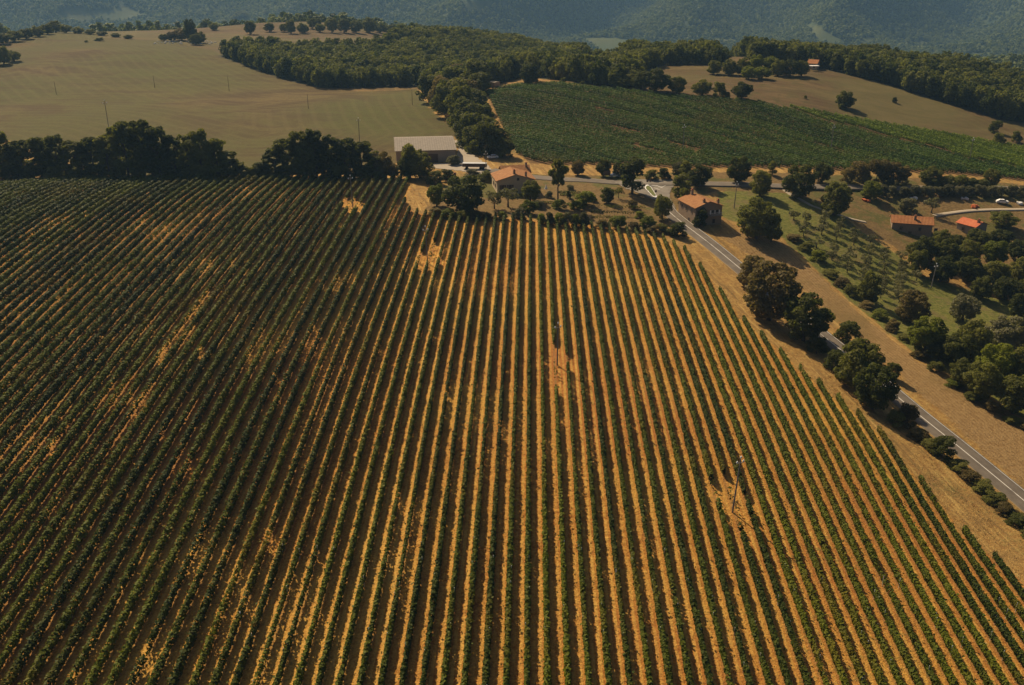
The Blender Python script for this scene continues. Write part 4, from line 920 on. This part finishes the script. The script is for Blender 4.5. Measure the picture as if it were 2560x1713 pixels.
pole(285,400,257,'tall grey power pole rising out of the left hedgerow')
pole(901,384,298,'grey power pole at the edge of the pasture left of the barn')
pole(1215,428,380,'grey power pole in the yard by the tree belt')
pole(1707,372,314,'faint power pole in the middle of the far vineyard')
pole(2077,376,315,'faint power pole in the far vineyard, right of its middle')
pole(2424,400,346,'faint power pole at the right end of the far vineyard')
pole(1835,521,456,'dark power pole on the grass right of the second farmhouse', 0, (.04,0))
pole(2328,720,660,'leaning power pole at the lower corner of the olive grove', 0, (.07,0))
for i, (x, b_, t_) in enumerate([(141,236,204),(387,220,188),(573,228,191),(771,272,235),(1031,263,224)]):
    pole(x, b_, t_, f'thin dark wooden pole in the pasture, {nth(i + 1)} from the left', 1)

# ------------------------------------------------------------------ cars and small things
def wheel(car, x, y):
    w = MB().tube((x,y-.1,.32), (x,y+.1,.32), .32, .32, TYRE, 14).obj('wheel', car)
    MB().tube((x,y-.11,.32), (x,y+.11,.32), .18, .18, STEEL, 10).obj('rim', w)
def car(px, py, rz, paint, label):
    p, t = at(px, py); c = link('parked_car', None, None, p + Vector((0,0,.1)), rz); tag(c, label, 'car')
    prof = [(-2.1,.35),(-2.1,.8),(-1.95,.95),(-1.2,1.02),(-.55,1.45),(1.0,1.48),(1.75,1.05),(2.05,.95),(2.1,.4)]
    v = [(x,-.82 + (.12 if z > 1.2 else 0),z) for x,z in prof] + [(x,.82 - (.12 if z > 1.2 else 0),z) for x,z in prof]; n_ = len(prof)
    MB().add(v, [tuple(range(n_))[::-1], tuple(range(n_, 2*n_))] + [(i, (i+1) % n_, n_ + (i+1) % n_, n_ + i) for i in range(n_)], paint).obj('body', c)
    for s in (-1, 1): MB().add([(x, s * (.795 if z > 1.1 else .835), z) for x, z in ((-1.05,1.06),(-.5,1.38),(.95,1.4),(1.5,1.08))], [(0,1,2,3)], GLASS).obj('side_window', c)
    MB().add([(-1.16,-.68,1.07),(-1.16,.68,1.07),(-.6,.62,1.43),(-.6,-.62,1.43)], [(0,1,2,3)], GLASS).obj('windscreen', c).location.x = -.03
    for x in (-1.35, 1.3):
        for y in (-.76, .76): wheel(c, x, y)
    return c
CREAM = simple('cream_car_paint', (.62,.60,.55), .3, .04, 2, .5)
car(1232, 397, .3, WHITE, 'white car parked in the shade under the belt of trees')
car(1537, 443, .2, CREAM, 'pale car parked between the dark verge trees')
car(2505, 509, 2.9, WHITE, 'white car standing in the yard at the right edge')
p = at(1187, 423)[0]; tr = link('farm_trailer', None, None, p, -.05); tag(tr, 'long dark farm trailer parked in the yard behind the shrubs', 'trailer')
MB().box((0,0,1.15), (9,2.2,.25), RUST).obj('bed', tr); MB().box((0,-1.05,1.75), (9,.08,1.0), RUST).box((0,1.05,1.75), (9,.08,1.0), RUST).box((0,0,2.3), (9,2.2,.06), STEEL).obj('load_box', tr)
for x in (-3, 2.2, 3.2):
    for y in (-1, 1): MB().tube((x,y-.12,.5), (x,y+.12,.5), .5, .5, TYRE, 12).obj('wheel', tr)
p = at(1137.5, 449)[0]; bp = link('brick_pillar', None, None, p); tag(bp, 'small red brick pillar between garden tree and yard', 'pillar')
MB().box((0,0,1.1), (.8,.8,2.6), BRICK).obj('shaft', bp); MB().box((0,0,2.5), (1.05,1.05,.18), TERR).obj('cap', bp)
p = at(1517, 446)[0]; nb_ = link('notice_board', None, None, p, .1); tag(nb_, 'brown notice board on two posts at the country road verge', 'notice board')
MB().box((0,0,1.9), (2.6,.1,1.7), WOODB).obj('panel', nb_)
for x in (-1.1, 1.1): MB().box((x,.08,1.0), (.12,.12,2.6), POSTM).obj('post', nb_)
p = at(2129, 447)[0]; sg = link('road_sign', None, None, p, .2); tag(sg, 'small white sign on a post below the yellowish thicket', 'sign')
MB().box((0,-.05,2.0), (.9,.04,1.6), WHITE).obj('panel', sg); MB().box((0,0,1.2), (.08,.06,2.6), STEEL).obj('post', sg)
p = at(1365, 480)[0]; ps = link('garden_parasol', None, None, p); tag(ps, 'white half-closed parasol in the farmhouse garden by the pine', 'parasol')
MB().tube((0,0,1.0), (0,0,2.5), .55, .06, WHITE, 8).obj('cloth', ps); MB().tube((0,0,-.1), (0,0,2.7), .03, .03, STEEL, 6).obj('pole', ps)
for i, (x, y, mt, lab) in enumerate([(2284,498,WHITE,'pile of white sacks on the yard behind the long farmhouse'),(2166,503,ORNG,'orange tarpaulin heap on the grass above the olive grove'),(2438,519,ORNG,'orange covered stack beside the pale lane'),(2412,499,CREAM,'pale stack of boards in the upper yard'),(2550,511,WHITE,'white wrapped bales at the right photo edge'),(1738,548,WHITE,'white sacks at the corner of the second farmhouse by the road')]):
    p = at(x, y)[0]; b = MB(); rg2 = random.Random(i)
    for k_ in range(7): b.box((rg2.uniform(-1.1,1.1), rg2.uniform(-.7,.7), rg2.uniform(.2,.6)), (rg2.uniform(.7,1.1), rg2.uniform(.5,.9), rg2.uniform(.4,.8)), mt, rg2.uniform(0,3))
    o = b.obj('sack_pile' if mt is not ORNG else 'tarpaulin_stack', None, loc=p); tag(o, lab, 'pile')
# traffic island and arrow markings at the junction
GRS = simple('verge_grass', (.13,.14,.04), .95, .3, 1.5)
isl = [(1611,467),(1618,463),(1626,467),(1643,494),(1639,497),(1632,494),(1613,474)]
sheet('traffic_island', isl, WHITE, .29, res=.5)
ip = poly(isl); c_ = ip.mean(0); sheet('island_grass', None, GRS, .36, world=c_ + (ip - c_) * .80, res=.5)
MARK = simple('road_marking_paint', (.50,.47,.41), .7, .15, 1.5)
for pp in ([(1628,464.5),(1645,465),(1653,470),(1663,464.5),(1664,465.5),(1654,471.8),(1644,466.6),(1629,466)],[(1634,470),(1644,473),(1650,476),(1649.5,476.8),(1641,473.8),(1634,471)]):
    sheet('road_marking', pp, MARK, .19, res=.4)
for i, (x, y) in enumerate([(1618,464.5),(1625,464),(1639,490)]):
    p = at(x, y)[0]; k_ = link('bollard', None, None, p + Vector((0,0,.3))); tag(k_, f'dark keep-clear post on the traffic island, {nth(i+1)} from the left', 'bollard', 'traffic island posts')
    MB().tube((0,0,0), (0,0,1.3), .05, .05, STEEL, 6).obj('post', k_); MB().tube((0,-.05,1.35), (0,.05,1.35), .42, .42, RUST, 12).obj('disc', k_)
# garden vine rows on posts
for i, (a, b) in enumerate([((1478,524),(1612,527)),((1478,538),(1600,541)),((1480,552),(1570,553))]):
    pa, pb = at(*a)[0], at(*b)[0]; d = pb - pa; L = d.length; rg = np.random.default_rng(60 + i)
    nq = int(L * 26); s = rg.uniform(0, 1, nq); s = s[rg.random(nq) < .35 + .65 * vnoise(s * L / 2, s * 0 + i)]; nq = len(s)
    xx, yy = pa.x + d.x * s, pa.y + d.y * s; an = rg.uniform(0, 6.283, nq)
    C = np.c_[xx + rg.normal(0,.1,nq), yy + np.cos(an) * .25, H(xx, yy) + 1.3 + np.sin(an) * .45]
    V, Fq = leaves(C, np.c_[an * 0, np.cos(an), np.sin(an) + .4], .32, .6, .8, rg)
    r = link('garden_vine_row', None, loc=pa); tag(r, f'thin staked vine row in the vegetable garden, {nth(i+1)} from the back', 'vine row', 'garden vine rows')
    link('foliage', mesh_np('garden_foliage', V - np.array(pa), Fq, ML['vine']), r)
    for j in range(int(L / 2.6) + 1):
        q = pa + d * min(1, j * 2.6 / L); MB().box((0,0,.8), (.09,.09,1.8), POSTM).obj('post', r, loc=Vector((q.x, q.y, float(H(q.x, q.y)))) - pa)
# pale stones along the pasture crest
b = MB(); rg2 = random.Random(3)
for i in range(70):
    p = at(rg2.uniform(385, 545), rg2.uniform(103, 111) + 0)[0]; s = rg2.uniform(.5, 1.3)
    b.box((p.x, p.y, p.z + s * .2), (s, s * .8, s * .7), CREAM, rg2.uniform(0, 3))
tag(b.obj('field_stones'), kind='stuff')

# ------------------------------------------------------------------ light, air, colour
EL = R(42); AZ = (-.55, .835)
sd = Vector((AZ[0] * math.cos(EL), AZ[1] * math.cos(EL), math.sin(EL))).normalized()
sl = bpy.data.lights.new('sun', 'SUN'); sl.energy = 5.0; sl.angle = R(.55); sl.color = (1.0, .80, .54)
so = bpy.data.objects.new('sun', sl); COL.objects.link(so); so.rotation_euler = sd.to_track_quat('Z', 'Y').to_euler(); so.location = (0, 0, 400)
w = bpy.data.worlds.new('World'); S.world = w; w.use_nodes = True; t = w.node_tree; bg = t.nodes['Background']
sk = t.nodes.new('ShaderNodeTexSky'); sk.sky_type = 'NISHITA'; sk.sun_disc = False; sk.sun_elevation = EL; sk.sun_rotation = math.atan2(AZ[0], AZ[1]); sk.air_density = .7; sk.dust_density = 4.0; sk.ozone_density = .4; sk.altitude = 300
t.links.new(sk.outputs[0], bg.inputs[0]); bg.inputs[1].default_value = .055
hz = MB().box((0, 2300, (185 - 190) / 2), (7400, 5000, 375), None).mesh('haze')
hz.materials.clear(); hm = bpy.data.materials.new('haze_air'); hm.use_nodes = True; ht = hm.node_tree; ht.nodes.clear()
ho = ht.nodes.new('ShaderNodeOutputMaterial'); pv = ht.nodes.new('ShaderNodeVolumePrincipled'); pv.inputs['Color'].default_value = (.34,.63,1.0,1); pv.inputs['Density'].default_value = .000085; pv.inputs['Anisotropy'].default_value = .2
ht.links.new(pv.outputs[0], ho.inputs['Volume']); hz.materials.append(hm)
tag(link('haze', hz), kind='stuff')
S.view_settings.view_transform = 'Standard'; S.view_settings.look = 'None'; S.view_settings.exposure = .20; S.view_settings.gamma = 1
S.render.engine = 'CYCLES'; c = S.cycles; c.max_bounces = 6; c.diffuse_bounces = 3; c.transmission_bounces = 3; c.volume_bounces = 1; c.transparent_max_bounces = 6
c.use_denoising = True; c.denoiser = 'OPENIMAGEDENOISE'; c.denoising_input_passes = 'RGB_ALBEDO_NORMAL'; c.use_adaptive_sampling = False
